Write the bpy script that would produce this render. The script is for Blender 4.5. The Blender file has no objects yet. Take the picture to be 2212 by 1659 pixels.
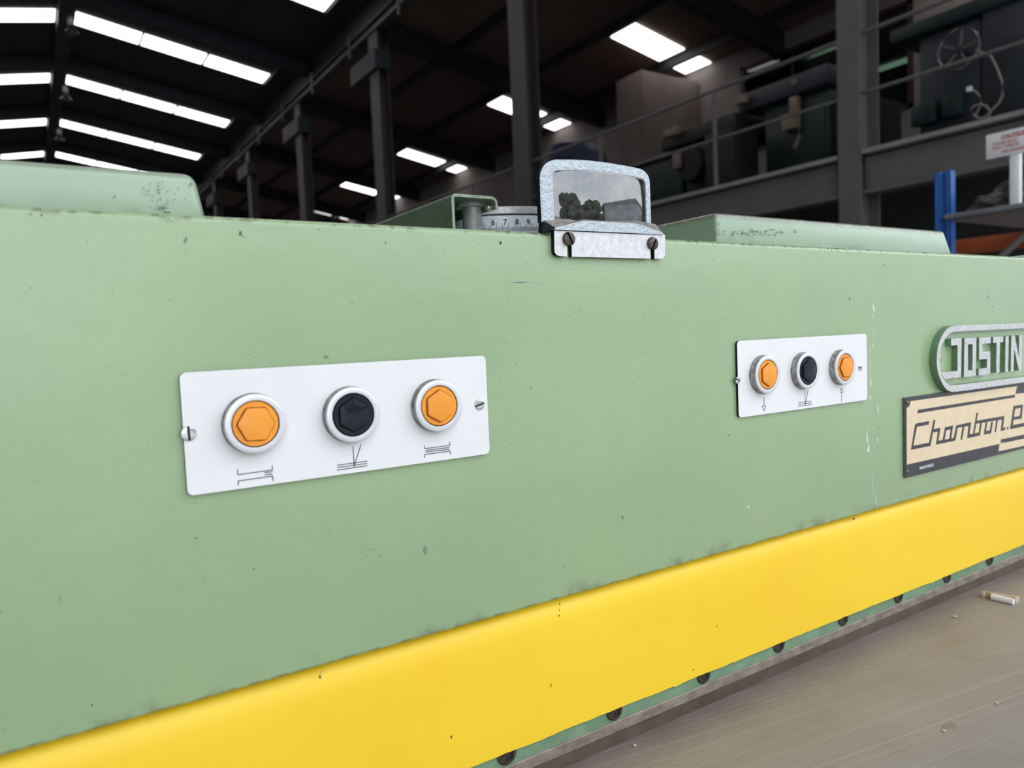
import bpy, bmesh, math, random
import numpy as np
from math import radians, sin, cos, pi
from mathutils import Vector, Matrix
random.seed(7)
scene = bpy.context.scene
col = scene.collection

# ------------------------------------------------------------------ camera
F = 1607.38                                   # focal length in pixels of a 2212 px wide frame
YAW, PIT, ROL = map(radians, (32.9757304, 3.56033677, 2.43299689))
ZC = 1.17
CAM = np.array([0.0, -0.36, ZC])
fw = np.array([sin(YAW)*cos(PIT), cos(YAW)*cos(PIT), -sin(PIT)])
rt = np.cross(fw, [0, 0, 1]); rt /= np.linalg.norm(rt)
dn = -np.cross(rt, fw)
rr = cos(ROL)*rt + sin(ROL)*dn
dd = -sin(ROL)*rt + cos(ROL)*dn
cd = bpy.data.cameras.new('camera')
cam = bpy.data.objects.new('camera', cd)
col.objects.link(cam)
m = Matrix.Identity(4)
for i in range(3):
    m[i][0], m[i][1], m[i][2], m[i][3] = rr[i], -dd[i], -fw[i], CAM[i]
cam.matrix_world = m
cd.sensor_width = 36.0
cd.lens = F/2212*36.0
cd.clip_start = 0.01
cd.dof.use_dof = True
cd.dof.focus_distance = 0.50
cd.dof.aperture_fstop = 11.0
scene.camera = cam

def at(px, py, **k):
    v = rr*((px-1106)/F) + dd*((py-829.5)/F) + fw
    (a, val), = k.items(); i = 'xyz'.index(a)
    return Vector(CAM + v*((val-CAM[i])/v[i]))
def plane_at(px, py, x0, z0, s):
    v = rr*((px-1106)/F) + dd*((py-829.5)/F) + fw
    n = np.array([s, 0, 1.0])
    return Vector(CAM + v*((n@(np.array([x0, 0, z0])-CAM))/(n@v)))

# ------------------------------------------------------------------ world (overcast sky), exposure
W = bpy.data.worlds.new('overcast'); scene.world = W; W.use_nodes = True
nt = W.node_tree; nt.nodes.clear()
o = nt.nodes.new('ShaderNodeOutputWorld'); bg = nt.nodes.new('ShaderNodeBackground')
tc = nt.nodes.new('ShaderNodeTexCoord'); mp = nt.nodes.new('ShaderNodeMapping')
nz = nt.nodes.new('ShaderNodeTexNoise'); cr = nt.nodes.new('ShaderNodeValToRGB')
mp.inputs['Scale'].default_value = (1, 1, 2.6)
nz.inputs['Scale'].default_value = 2.2; nz.inputs['Detail'].default_value = 5
cr.color_ramp.elements[0].position = .32; cr.color_ramp.elements[0].color = (.62, .71, .88, 1)
cr.color_ramp.elements[1].position = .68; cr.color_ramp.elements[1].color = (.97, .985, 1, 1)
nt.links.new(tc.outputs['Generated'], mp.inputs[0]); nt.links.new(mp.outputs[0], nz.inputs[0])
nt.links.new(nz.outputs[0], cr.inputs[0]); nt.links.new(cr.outputs[0], bg.inputs[0])
bg.inputs[1].default_value = 2.75
nt.links.new(bg.outputs[0], o.inputs[0])
scene.view_settings.view_transform = 'Standard'
scene.view_settings.look = 'None'
scene.view_settings.gamma = 1.0
scene.view_settings.use_curve_mapping = False
scene.view_settings.exposure = 0.0
scene.cycles.max_bounces = 8
DOOR_Y = -1.6; DX0, DX1, DZ = -1.2, 12.0, 5.6
pl = bpy.data.lights.new('door_portal', 'AREA'); pl.shape = 'RECTANGLE'; pl.size = DX1-DX0; pl.size_y = DZ
pl.cycles.is_portal = True
po = bpy.data.objects.new('door_portal', pl); col.objects.link(po)
po.location = ((DX0+DX1)/2, DOOR_Y, DZ/2); po.rotation_euler = (radians(90), 0, 0)

# ------------------------------------------------------------------ materials
def srgb(c):
    return tuple(((v/255)/12.92 if v/255 <= .04045 else ((v/255+.055)/1.055)**2.4) for v in c)
def mat(name, c, rough=.5, metal=0, var=.08, scale=8, bump=0, bscale=60, spec=.5, stretch=None, c2=None, detail=4,
        emis=0, coat=0):
    """base colour c (linear) mottled towards c2 with noise, optional fine relief"""
    M = bpy.data.materials.new(name); M.use_nodes = True
    n = M.node_tree; b = n.nodes['Principled BSDF']
    b.inputs['Roughness'].default_value = rough; b.inputs['Metallic'].default_value = metal
    b.inputs['Specular IOR Level'].default_value = spec
    b.inputs['Coat Weight'].default_value = coat
    t = n.nodes.new('ShaderNodeTexCoord'); mp = n.nodes.new('ShaderNodeMapping')
    n.links.new(t.outputs['Object'], mp.inputs[0])
    if stretch: mp.inputs['Scale'].default_value = stretch
    z = n.nodes.new('ShaderNodeTexNoise'); z.inputs['Scale'].default_value = scale; z.inputs['Detail'].default_value = detail
    n.links.new(mp.outputs[0], z.inputs[0])
    r = n.nodes.new('ShaderNodeValToRGB')
    if c2 is None: c2 = tuple(v*(1-2*var) for v in c); 
    r.color_ramp.elements[0].position = .35; r.color_ramp.elements[0].color = (*c2, 1)
    r.color_ramp.elements[1].position = .65; r.color_ramp.elements[1].color = (*c, 1)
    n.links.new(z.outputs[0], r.inputs[0]); n.links.new(r.outputs[0], b.inputs['Base Color'])
    if bump:
        z2 = n.nodes.new('ShaderNodeTexNoise'); z2.inputs['Scale'].default_value = bscale; z2.inputs['Detail'].default_value = 3
        bp = n.nodes.new('ShaderNodeBump'); bp.inputs['Strength'].default_value = bump; bp.inputs['Distance'].default_value = .002
        n.links.new(mp.outputs[0], z2.inputs[0]); n.links.new(z2.outputs[0], bp.inputs['Height']); n.links.new(bp.outputs[0], b.inputs['Normal'])
    if emis:
        b.inputs['Emission Color'].default_value = (*c, 1); b.inputs['Emission Strength'].default_value = emis
    M['_c'] = 0
    return M
def emit(name, c, s):
    M = bpy.data.materials.new(name); M.use_nodes = True
    n = M.node_tree; n.nodes.clear(); e = n.nodes.new('ShaderNodeEmission'); oo = n.nodes.new('ShaderNodeOutputMaterial')
    e.inputs[0].default_value = (*c, 1); e.inputs[1].default_value = s; n.links.new(e.outputs[0], oo.inputs[0]); return M

def dirty_paint(name, c, c2, dirt, zlo, zhi, rough, spots=True, fbump=.25, edge=.010, coat=0, top=(.52, .6, .8)):
    """machine enamel: mottled colour, fine dark specks, grime gathered along the lower and upper edges"""
    M = mat(name, c, rough=rough, scale=9, c2=c2, detail=3, spec=.5)
    n = M.node_tree; b = n.nodes['Principled BSDF']; L = n.links
    base = b.inputs['Base Color'].links[0].from_socket
    geo = n.nodes.new('ShaderNodeNewGeometry')
    sep = n.nodes.new('ShaderNodeSeparateXYZ'); L.new(geo.outputs['Position'], sep.inputs[0])
    def noise(s, d=5, vec=geo.outputs['Position']):
        z = n.nodes.new('ShaderNodeTexNoise'); z.inputs['Scale'].default_value = s; z.inputs['Detail'].default_value = d
        L.new(vec, z.inputs[0]); return z.outputs[0]
    def mr(v, a, b_, c_, d_):
        q = n.nodes.new('ShaderNodeMapRange'); q.inputs[1].default_value = a; q.inputs[2].default_value = b_
        q.inputs[3].default_value = c_; q.inputs[4].default_value = d_; L.new(v, q.inputs[0]); return q.outputs[0]
    def mul(a, b_):
        q = n.nodes.new('ShaderNodeMath'); q.operation = 'MULTIPLY'; q.use_clamp = True
        L.new(a, q.inputs[0])
        if isinstance(b_, float): q.inputs[1].default_value = b_
        else: L.new(b_, q.inputs[1])
        return q.outputs[0]
    def mx(a, b_):
        q = n.nodes.new('ShaderNodeMath'); q.operation = 'MAXIMUM'; L.new(a, q.inputs[0]); L.new(b_, q.inputs[1]); return q.outputs[0]
    lo = mul(mr(sep.outputs[2], zlo, zlo+edge, 1, 0), mr(noise(45), .54, .68, 0, .6))
    lo2 = mul(mr(sep.outputs[2], zlo, zlo+.0022, 1.0, 0), mr(noise(90), .44, .57, 0, .9))
    hi = mul(mr(sep.outputs[2], zhi-.004, zhi, 0, 1), mr(noise(160), top[0], top[1], 0, top[2]))
    sp = mr(noise(420, 2), .735, .76, 0, .8)
    mask = mx(mx(lo, lo2), mx(hi, sp) if spots else hi)
    mixn = n.nodes.new('ShaderNodeMix'); mixn.data_type = 'RGBA'
    L.new(mask, mixn.inputs['Factor']); L.new(base, mixn.inputs['A']); mixn.inputs['B'].default_value = (*dirt, 1)
    L.new(mixn.outputs['Result'], b.inputs['Base Color'])
    z2 = noise(75, 3); z3 = noise(700, 2)
    ad = n.nodes.new('ShaderNodeMath'); ad.operation = 'MULTIPLY_ADD'; ad.inputs[1].default_value = .12; L.new(z3, ad.inputs[0]); L.new(z2, ad.inputs[2])
    bp = n.nodes.new('ShaderNodeBump'); bp.inputs['Strength'].default_value = fbump; bp.inputs['Distance'].default_value = .0012
    L.new(ad.outputs[0], bp.inputs['Height']); L.new(bp.outputs[0], b.inputs['Normal'])
    b.inputs['Coat Weight'].default_value = coat; b.inputs['Coat Roughness'].default_value = .24
    rg = mr(noise(14), .3, .7, rough-.06, rough+.08); L.new(rg, b.inputs['Roughness'])
    return M

ZT, ZB = 1.2313, 1.0100           # top and bottom of the green front
ZY = 0.9265                       # bottom of the yellow cover
TABLE = 0.9012
GREEN = (.335, .462, .235); GREEN2 = (.308, .436, .232)
M_green = dirty_paint('green_enamel', GREEN, GREEN2, (.085, .062, .045), ZB, ZT, .30, coat=.75, fbump=.33)
M_green_cov = dirty_paint('green_enamel_cover', (.345, .46, .305), (.295, .41, .27), (.16, .12, .085), 1.2300, 1.2540, .34, coat=.8, top=(.25, .5, .75))
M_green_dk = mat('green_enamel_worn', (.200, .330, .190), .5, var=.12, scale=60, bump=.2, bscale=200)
M_chan = mat('shaded_channel_enamel', (.150, .200, .130), .5, var=.12, scale=60, bump=.2, bscale=200)  # machine green darkened and greyed, the channel's shade put into its colour
M_green_edge = mat('green_edge', (.33, .45, .30), .5, c2=(.22, .24, .17), scale=150)
M_yellow = dirty_paint('yellow_enamel', (1.0, .665, .028), (.98, .625, .026), (.22, .12, .02), .80, 1.4, .42, spots=False, fbump=.12)
M_alu = mat('brushed_aluminium', (.865, .85, .83), .42, .0, var=.015, scale=30, bump=.03, bscale=300, spec=.5)
M_alu2 = mat('scratched_aluminium', (.80, .80, .80), .38, .15, c2=(.66, .65, .64), scale=260, bump=.08, bscale=500)
M_ring = mat('satin_bezel', (.80, .81, .84), .30, .35, var=.03, scale=200)
M_ringside = mat('grimy_bezel_side', (.40, .39, .37), .45, .5, c2=(.20, .18, .16), scale=300)
M_orange = mat('orange_plastic', (.98, .365, .030), .30, 0, c2=(.93, .325, .024), scale=60, spec=.55)
M_orange_s = mat('orange_groove', (.50, .17, .02), .5, 0, c2=(.22, .08, .02), scale=500)
M_black = mat('black_plastic', (.007, .009, .017), .20, 0, var=.05, scale=100, spec=.35)
M_gap = mat('gap_black', (.008, .008, .010), .6, var=.1)
M_ink = mat('ink', (.015, .015, .020), .6, var=.05)
M_chrome = mat('screw_steel', (.70, .70, .70), .22, .95, var=.05, scale=300)
M_dkscrew = mat('oxidised_screw', (.13, .10, .085), .32, .6, c2=(.05, .04, .035), scale=500)
M_hammer = mat('hammertone_silver', (.56, .61, .64), .36, .25, c2=(.46, .51, .53), scale=420, bump=.55, bscale=520)
M_hamside = mat('shaded_dark_side', (.018, .019, .021), .7, var=.1, spec=.15)  # near-black paints in the shade on sides that face away
M_grime = mat('dirty_ledge', (.30, .27, .235), .6, c2=(.20, .17, .14), scale=300)
M_pin = mat('grey_pin', (.42, .42, .43), .42, .3, c2=(.28, .27, .265), scale=160)
M_dialring = mat('dial_rim', (.56, .56, .57), .38, .4, c2=(.42, .41, .41), scale=260, stretch=(1, 1, 4))
M_tape = mat('scale_band', (.72, .76, .80), .40, .1, c2=(.60, .62, .64), scale=200, stretch=(1, 1, 3))
M_steelbar = mat('clamp_bar', (.30, .255, .205), .5, .1, c2=(.20, .155, .120), scale=90, stretch=(1, 1, 2), bump=.2, bscale=300)
M_darkbar = mat('oily_bar', (.125, .098, .068), .5, .1, c2=(.090, .062, .042), scale=40)
M_emblem = mat('emblem_metal', (.72, .72, .71), .42, .25, c2=(.56, .54, .52), scale=330)
M_plate_bk = mat('nameplate_black', (.045, .046, .052), .38, 0, var=.05, scale=300)
M_plate_cr = mat('nameplate_cream', (.82, .66, .43), .42, 0, c2=(.78, .62, .40), scale=90)
M_plate_ed = mat('nameplate_edge', (.20, .20, .16), .5, .3, c2=(.10, .10, .08), scale=300)
M_whiteink = mat('white_ink', (.85, .87, .92), .5, var=.02)
M_rust = mat('paint_chip', (.16, .11, .085), .7, c2=(.09, .07, .055), scale=900)
M_dkspeck = mat('dark_speck', (.055, .06, .045), .7, var=.1)
M_grayspeck = mat('grey_scuff', (.205, .275, .195), .6, var=.1)
M_whitescr = mat('white_scratch', (.66, .76, .70), .5, var=.06, scale=400)
M_smudge = mat('brown_smudge', (.235, .265, .195), .6, c2=(.18, .175, .125), scale=600)
M_bluesc = mat('pale_blue_scuff', (.42, .56, .50), .5, var=.05)
M_blueink = mat('blue_pen_mark', (.11, .16, .28), .6, var=.1)
M_cream = mat('cream_plastic', (.62, .50, .36), .5, var=.08, scale=200)
M_whitep = mat('white_plastic', (.82, .84, .88), .35, var=.02)
M_yel2 = mat('yellow_strip_edge', (.62, .52, .16), .5, var=.05)

def table_mat():
    M = mat('scored_table', (.335, .305, .285), .45, .10, c2=(.290, .258, .235), scale=14, detail=5)
    n = M.node_tree; b = n.nodes['Principled BSDF']; L = n.links
    base = b.inputs['Base Color'].links[0].from_socket
    g = n.nodes.new('ShaderNodeNewGeometry'); mp = n.nodes.new('ShaderNodeMapping')
    mp.inputs['Rotation'].default_value = (0, 0, radians(9.2))
    L.new(g.outputs['Position'], mp.inputs[0])
    mp2 = n.nodes.new('ShaderNodeMapping'); mp2.inputs['Scale'].default_value = (.8, 620, 1); L.new(mp.outputs[0], mp2.inputs[0])
    z = n.nodes.new('ShaderNodeTexNoise'); z.inputs['Scale'].default_value = 1; z.inputs['Detail'].default_value = 3; L.new(mp2.outputs[0], z.inputs[0])
    mp3 = n.nodes.new('ShaderNodeMapping'); mp3.inputs['Scale'].default_value = (1.3, 120, 1); L.new(mp.outputs[0], mp3.inputs[0])
    z3 = n.nodes.new('ShaderNodeTexNoise'); z3.inputs['Scale'].default_value = 1; z3.inputs['Detail'].default_value = 1; L.new(mp3.outputs[0], z3.inputs[0])
    r = n.nodes.new('ShaderNodeMapRange'); r.inputs[1].default_value = .58; r.inputs[2].default_value = .68; L.new(z.outputs[0], r.inputs[0])
    mx = n.nodes.new('ShaderNodeMix'); mx.data_type = 'RGBA'; mx.blend_type = 'MIX'
    ml = n.nodes.new('ShaderNodeMath'); ml.operation = 'MULTIPLY'; ml.inputs[1].default_value = .5; L.new(r.outputs[0], ml.inputs[0])
    L.new(ml.outputs[0], mx.inputs['Factor']); L.new(base, mx.inputs['A']); mx.inputs['B'].default_value = (.44, .41, .38, 1)
    # grime and rust near the clamp line
    sep = n.nodes.new('ShaderNodeSeparateXYZ'); L.new(g.outputs['Position'], sep.inputs[0])
    r2 = n.nodes.new('ShaderNodeMapRange'); r2.inputs[1].default_value = -.035; r2.inputs[2].default_value = .006; L.new(sep.outputs[1], r2.inputs[0])
    zn = n.nodes.new('ShaderNodeTexNoise'); zn.inputs['Scale'].default_value = 22; zn.inputs['Detail'].default_value = 4; L.new(g.outputs['Position'], zn.inputs[0])
    m2 = n.nodes.new('ShaderNodeMath'); m2.operation = 'MULTIPLY'; m2.use_clamp = True; L.new(r2.outputs[0], m2.inputs[0]); L.new(zn.outputs[0], m2.inputs[1])
    mx2 = n.nodes.new('ShaderNodeMix'); mx2.data_type = 'RGBA'; L.new(m2.outputs[0], mx2.inputs['Factor'])
    L.new(mx.outputs['Result'], mx2.inputs['A']); mx2.inputs['B'].default_value = (.17, .10, .065, 1)
    L.new(mx2.outputs['Result'], b.inputs['Base Color'])
    ad = n.nodes.new('ShaderNodeMath'); ad.operation = 'ADD'; L.new(z.outputs[0], ad.inputs[0]); L.new(z3.outputs[0], ad.inputs[1])
    bp = n.nodes.new('ShaderNodeBump'); bp.inputs['Strength'].default_value = .5; bp.inputs['Distance'].default_value = .0008
    L.new(ad.outputs[0], bp.inputs['Height']); L.new(bp.outputs[0], b.inputs['Normal'])
    return M
M_table = table_mat()

def lens_mat():
    M = bpy.data.materials.new('magnifier_glass'); M.use_nodes = True
    n = M.node_tree; n.nodes.clear(); L = n.links
    out = n.nodes.new('ShaderNodeOutputMaterial')
    fr = n.nodes.new('ShaderNodeFresnel'); fr.inputs[0].default_value = 2.7
    gl = n.nodes.new('ShaderNodeBsdfGlossy'); gl.inputs['Roughness'].default_value = .015
    tr = n.nodes.new('ShaderNodeBsdfTransparent'); tr.inputs[0].default_value = (.62, .62, .60, 1)
    df = n.nodes.new('ShaderNodeBsdfDiffuse'); df.inputs[0].default_value = (.55, .52, .48, 1)
    z = n.nodes.new('ShaderNodeTexNoise'); z.inputs['Scale'].default_value = 260; z.inputs['Detail'].default_value = 6
    tcx = n.nodes.new('ShaderNodeTexCoord'); L.new(tcx.outputs['Object'], z.inputs[0])
    mr = n.nodes.new('ShaderNodeMapRange'); mr.inputs[1].default_value = .35; mr.inputs[2].default_value = .8
    mr.inputs[3].default_value = .02; mr.inputs[4].default_value = .16; L.new(z.outputs[0], mr.inputs[0])
    m1 = n.nodes.new('ShaderNodeMixShader'); L.new(mr.outputs[0], m1.inputs[0]); L.new(tr.outputs[0], m1.inputs[1]); L.new(df.outputs[0], m1.inputs[2])
    m2 = n.nodes.new('ShaderNodeMixShader'); L.new(fr.outputs[0], m2.inputs[0]); L.new(m1.outputs[0], m2.inputs[1]); L.new(gl.outputs[0], m2.inputs[2])
    L.new(m2.outputs[0], out.inputs[0]); return M
M_lens = lens_mat()
def glass_mat(name, tint=(.5, .55, .55)):
    M = bpy.data.materials.new(name); M.use_nodes = True
    n = M.node_tree; n.nodes.clear(); L = n.links
    out = n.nodes.new('ShaderNodeOutputMaterial'); fr = n.nodes.new('ShaderNodeFresnel'); fr.inputs[0].default_value = 1.6
    gl = n.nodes.new('ShaderNodeBsdfGlossy'); gl.inputs['Roughness'].default_value = .04
    tr = n.nodes.new('ShaderNodeBsdfTransparent'); tr.inputs[0].default_value = (*tint, 1)
    m2 = n.nodes.new('ShaderNodeMixShader'); L.new(fr.outputs[0], m2.inputs[0]); L.new(tr.outputs[0], m2.inputs[1]); L.new(gl.outputs[0], m2.inputs[2])
    L.new(m2.outputs[0], out.inputs[0]); return M
M_wglass = glass_mat('office_glass')

# hall
M_floor = mat('concrete_floor', (.30, .295, .285), .7, c2=(.22, .215, .205), scale=1.2)
M_yard = mat('concrete_yard', (.56, .545, .50), .85, c2=(.50, .485, .45), scale=.8)
M_roof = mat('roof_sheet', (.034, .032, .033), .7, var=.1, scale=.5)
M_roofside = mat('aisle_roof_sheet', (.17, .105, .090), .75, var=.12, scale=.5)
M_steel = mat('dark_steel', (.014, .015, .019), .6, var=.1, scale=2)
M_rafter = mat('blue_grey_steel', (.030, .036, .050), .55, var=.1, scale=2)
M_column = mat('grey_painted_steel', (.135, .130, .122), .55, var=.08, scale=3)
M_colfar = mat('dimmed_painted_steel', (.080, .074, .072), .55, var=.08, scale=3)  # same grey paint as the near column, darkened for the dim hall
M_wall = mat('blockwork_paint', (.24, .205, .19), .8, var=.06, scale=1.5)
M_walldk = mat('dark_wall', (.05, .05, .05), .9, var=.1)
M_deck = mat('mezzanine_trim', (.30, .275, .255), .55, var=.1, scale=3)
M_rail = mat('rail_tube', (.13, .125, .125), .5, var=.06)
M_sky = emit('skylight_daylight', (1.0, .975, .985), 3.4)
M_fluo = emit('fluorescent_tube', (.66, .95, .66), .75)
M_blue = mat('blue_racking', (.045, .165, .50), .34, c2=(.035, .13, .42), scale=12)
M_orangebeam = mat('orange_beam', (.42, .085, .022), .5, var=.1)
M_shelf = mat('grey_shelf', (.22, .24, .26), .5, var=.08)
M_cloth = mat('dark_cloth', (.17, .14, .13), .9, c2=(.05, .043, .04), scale=14)
M_signw = mat('sign_white', (.88, .89, .89), .5, var=.02)
M_signr = mat('sign_red', (.52, .045, .055), .6, var=.03)
M_mach = mat('dark_teal_machine', (.013, .026, .028), .45, var=.15, scale=3)
M_mach2 = mat('slate_machine', (.034, .041, .052), .42, var=.15, scale=3)
M_mach3 = mat('olive_machine', (.026, .027, .019), .5, var=.15, scale=3)
M_beige = mat('beige_box', (.26, .21, .14), .5, c2=(.17, .135, .085), scale=6)
M_cable = mat('beige_cable', (.34, .28, .23), .5, var=.05)
M_hw = mat('handwheel_steel', (.24, .235, .25), .25, .8, var=.1)
M_wood = mat('pale_board', (.22, .175, .155), .7, var=.08, scale=2)
M_redframe = mat('red_brown_frame', (.045, .014, .012), .6, var=.1)
M_bluebag = mat('navy_cover', (.010, .022, .070), .6, var=.2)
M_leaf = mat('foliage', (.060, .085, .045), .9, c2=(.025, .038, .020), scale=3)
M_bark = mat('bark', (.10, .08, .06), .9)
M_bldg = mat('pale_cladding', (.46, .48, .50), .7, var=.04, scale=1)
M_bldg2 = mat('grey_roof_cladding', (.30, .31, .33), .7, var=.04)

# ------------------------------------------------------------------ helpers
def link(name, me, m=None, parent=None, smooth=False, mats=None):
    for q in (mats or ([m] if m else [])): me.materials.append(q)
    if smooth:
        for p in me.polygons: p.use_smooth = True
    o = bpy.data.objects.new(name, me); col.objects.link(o)
    if parent is not None: o.parent = parent
    return o
def tag(o, label=None, cat=None, group=None, kind=None):
    if label: o['label'] = label
    if cat: o['category'] = cat
    if group: o['group'] = group
    if kind: o['kind'] = kind
    return o
def empty(name, label=None, cat=None, group=None, kind=None):
    o = bpy.data.objects.new(name, None); col.objects.link(o); o.empty_display_size = .05
    return tag(o, label, cat, group, kind)
def bm_obj(name, bm, m, parent=None, smooth=False, mats=None, bevel=0, seg=2, autos=True):
    bmesh.ops.recalc_face_normals(bm, faces=bm.faces)
    if bevel:
        ed = [e for e in bm.edges if len(e.link_faces) == 2 and e.calc_face_angle(0) > .5]
        bmesh.ops.bevel(bm, geom=ed, offset=bevel, segments=seg, profile=.5, affect='EDGES', clamp_overlap=True)
    me = bpy.data.meshes.new(name); bm.to_mesh(me); bm.free()
    if bevel or smooth:
        for p in me.polygons: p.use_smooth = True
        me.update()
        try: me.set_sharp_from_angle(angle=radians(35))
        except Exception: pass
    return link(name, me, m, parent, mats=mats)
def add_box(bm, a, b, mi=0):
    x0, y0, z0 = a; x1, y1, z1 = b
    v = [bm.verts.new(p) for p in ((x0,y0,z0),(x1,y0,z0),(x1,y1,z0),(x0,y1,z0),(x0,y0,z1),(x1,y0,z1),(x1,y1,z1),(x0,y1,z1))]
    for f in ((0,1,2,3),(4,5,6,7),(0,1,5,4),(1,2,6,5),(2,3,7,6),(3,0,4,7)):
        q = bm.faces.new([v[i] for i in f]); q.material_index = mi
def box(name, a, b, m, parent=None, bevel=0, seg=2):
    bm = bmesh.new(); add_box(bm, a, b); return bm_obj(name, bm, m, parent, bevel=bevel, seg=seg)
def boxes(name, L, m, parent=None, bevel=0):
    bm = bmesh.new()
    for a, b in L: add_box(bm, a, b)
    return bm_obj(name, bm, m, parent, bevel=bevel)
def add_prism(bm, pts, ext, mi=0, mside=None):
    """pts: ring of 3D points, extruded by vector ext"""
    a = [bm.verts.new(p) for p in pts]; e = Vector(ext); b = [bm.verts.new(Vector(p)+e) for p in pts]
    f = bm.faces.new(a); f.material_index = mi
    f2 = bm.faces.new(b); f2.material_index = mi
    n = len(a)
    for i in range(n):
        q = bm.faces.new((a[i], a[(i+1) % n], b[(i+1) % n], b[i])); q.material_index = mi if mside is None else mside
def prism(name, pts, ext, m, parent=None, bevel=0, mats=None, mside=None, seg=2):
    bm = bmesh.new(); add_prism(bm, pts, ext, 0, mside); return bm_obj(name, bm, m, parent, bevel=bevel, mats=mats, seg=seg)
def tube_pts(bm, pts, r, n=8, cap=True):
    pts = [Vector(p) for p in pts]; rings = []
    up = Vector((0, 0, 1))
    for i, p in enumerate(pts):
        d = (pts[min(i+1, len(pts)-1)]-pts[max(i-1, 0)]).normalized()
        u = d.cross(up)
        if u.length < 1e-3: u = d.cross(Vector((1, 0, 0)))
        u.normalize(); w = d.cross(u)
        rings.append([bm.verts.new(p+(u*cos(2*pi*k/n)+w*sin(2*pi*k/n))*r) for k in range(n)])
    for a, b in zip(rings, rings[1:]):
        for k in range(n): bm.faces.new((a[k], a[(k+1) % n], b[(k+1) % n], b[k]))
    if cap: bm.faces.new(rings[0]); bm.faces.new(rings[-1])
def tube(name, pts, r, m, parent=None, n=8):
    bm = bmesh.new(); tube_pts(bm, pts, r, n); return bm_obj(name, bm, m, parent, smooth=True)
def add_lathe(bm, prof, c, axis='y', n=48, mi=None):
    """prof: (radius, height along axis) list; closed ends where r = 0"""
    rings = []
    for r, h in prof:
        if r <= 1e-9:
            p = {'y': (0, h, 0), 'z': (0, 0, h), 'x': (h, 0, 0)}[axis]; rings.append([bm.verts.new(Vector(c)+Vector(p))]); continue
        ring = []
        for k in range(n):
            a = 2*pi*k/n
            p = {'y': (r*cos(a), h, r*sin(a)), 'z': (r*cos(a), r*sin(a), h), 'x': (h, r*cos(a), r*sin(a))}[axis]
            ring.append(bm.verts.new(Vector(c)+Vector(p)))
        rings.append(ring)
    for j, (a, b) in enumerate(zip(rings, rings[1:])):
        for k in range(n):
            if len(a) == 1 and len(b) == 1: continue
            if len(a) == 1: f = bm.faces.new((a[0], b[k], b[(k+1) % n]))
            elif len(b) == 1: f = bm.faces.new((a[k], a[(k+1) % n], b[0]))
            else: f = bm.faces.new((a[k], a[(k+1) % n], b[(k+1) % n], b[k]))
            if mi: f.material_index = mi[j]
def lathe(name, prof, c, m, parent=None, axis='y', n=48, mats=None, mi=None):
    bm = bmesh.new(); add_lathe(bm, prof, c, axis, n, mi); return bm_obj(name, bm, m, parent, smooth=True, mats=mats)
def bars(name, segs, w, y, m, parent, depth=.00012, mitre=True):
    """flat printed strokes: segs of ((x,z),(x,z)) of width w on a face whose outside is -Y"""
    bm = bmesh.new()
    for k_, (a, b) in enumerate(segs):
        y_ = y-.00001*k_
        a, b = Vector((a[0], y_, a[1])), Vector((b[0], y_, b[1])); d = (b-a).normalized(); s = Vector((-d.z, 0, d.x))*w/2; e = d*w/2 if mitre else d*0
        add_prism(bm, [a-e-s, b+e-s, b+e+s, a-e+s], (0, -depth, 0))
    return bm_obj(name, bm, m, parent)
def text_mesh(name, s, size, m, parent=None, bold=0.0, extrude=.0, sx=1.0, shear=0):
    c = bpy.data.curves.new(name, 'FONT'); c.body = s; c.size = size; c.offset = bold; c.extrude = extrude; c.shear = shear
    o = bpy.data.objects.new(name, c); col.objects.link(o)
    dg = bpy.context.evaluated_depsgraph_get(); me = bpy.data.meshes.new_from_object(o.evaluated_get(dg))
    bpy.data.objects.remove(o); me.name = name
    if sx != 1: me.transform(Matrix.Diagonal((sx, 1, 1, 1)))
    return link(name, me, m, parent)
def fp(px, py, y): return at(px, py, y=y)

# ================================================================== THE HALL
S = 'structure'
XR = 1.70; ZR = 10.264+.17*(7.34-XR)            # ridge
def roof_z(x): return 10.264+.17*(7.34-x) if x >= XR else ZR-.19*(XR-x)
def side_z(x): return 9.0-.19*(x-7.6)
XM = 7.566
fl = box('floor', (-14, DOOR_Y, -.2), (17, 62, 0), M_floor); tag(fl, kind=S)
yard = box('floor', (-60, -60, -.25), (60, DOOR_Y-.001, -.02), M_yard); yard.name = 'floor_yard'; tag(yard, kind=S)
# roof slopes, with every skylight pane, purlin and rafter as a part
roof = empty('ceiling', kind=S)
def slab(name, pts, t, m, parent): return prism(name, pts, (0, 0, t), m, parent)
Y0, Y1 = DOOR_Y, 60
slab('roof_sheet', [(XR, Y0, ZR), (8.2, Y0, roof_z(8.2)), (8.2, Y1, roof_z(8.2)), (XR, Y1, ZR)], .08, M_roof, roof)
slab('roof_sheet', [(XR, Y0, ZR), (-12, Y0, roof_z(-12)), (-12, Y1, roof_z(-12)), (XR, Y1, ZR)], .08, M_roof, roof)
slab('roof_sheet', [(7.7, Y0, side_z(7.7)), (16, Y0, side_z(16)), (16, Y1, side_z(16)), (7.7, Y1, side_z(7.7))], .08, M_roofside, roof)
box('roof_sheet', (8.15, Y0, 8.9), (8.25, Y1, roof_z(8.2)+.05), M_roof, roof)
PX = [XR+.18, 3.64, 5.48, 7.43]
rowsL = [18.95+5.78*k for k in range(-2, 8)]
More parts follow.
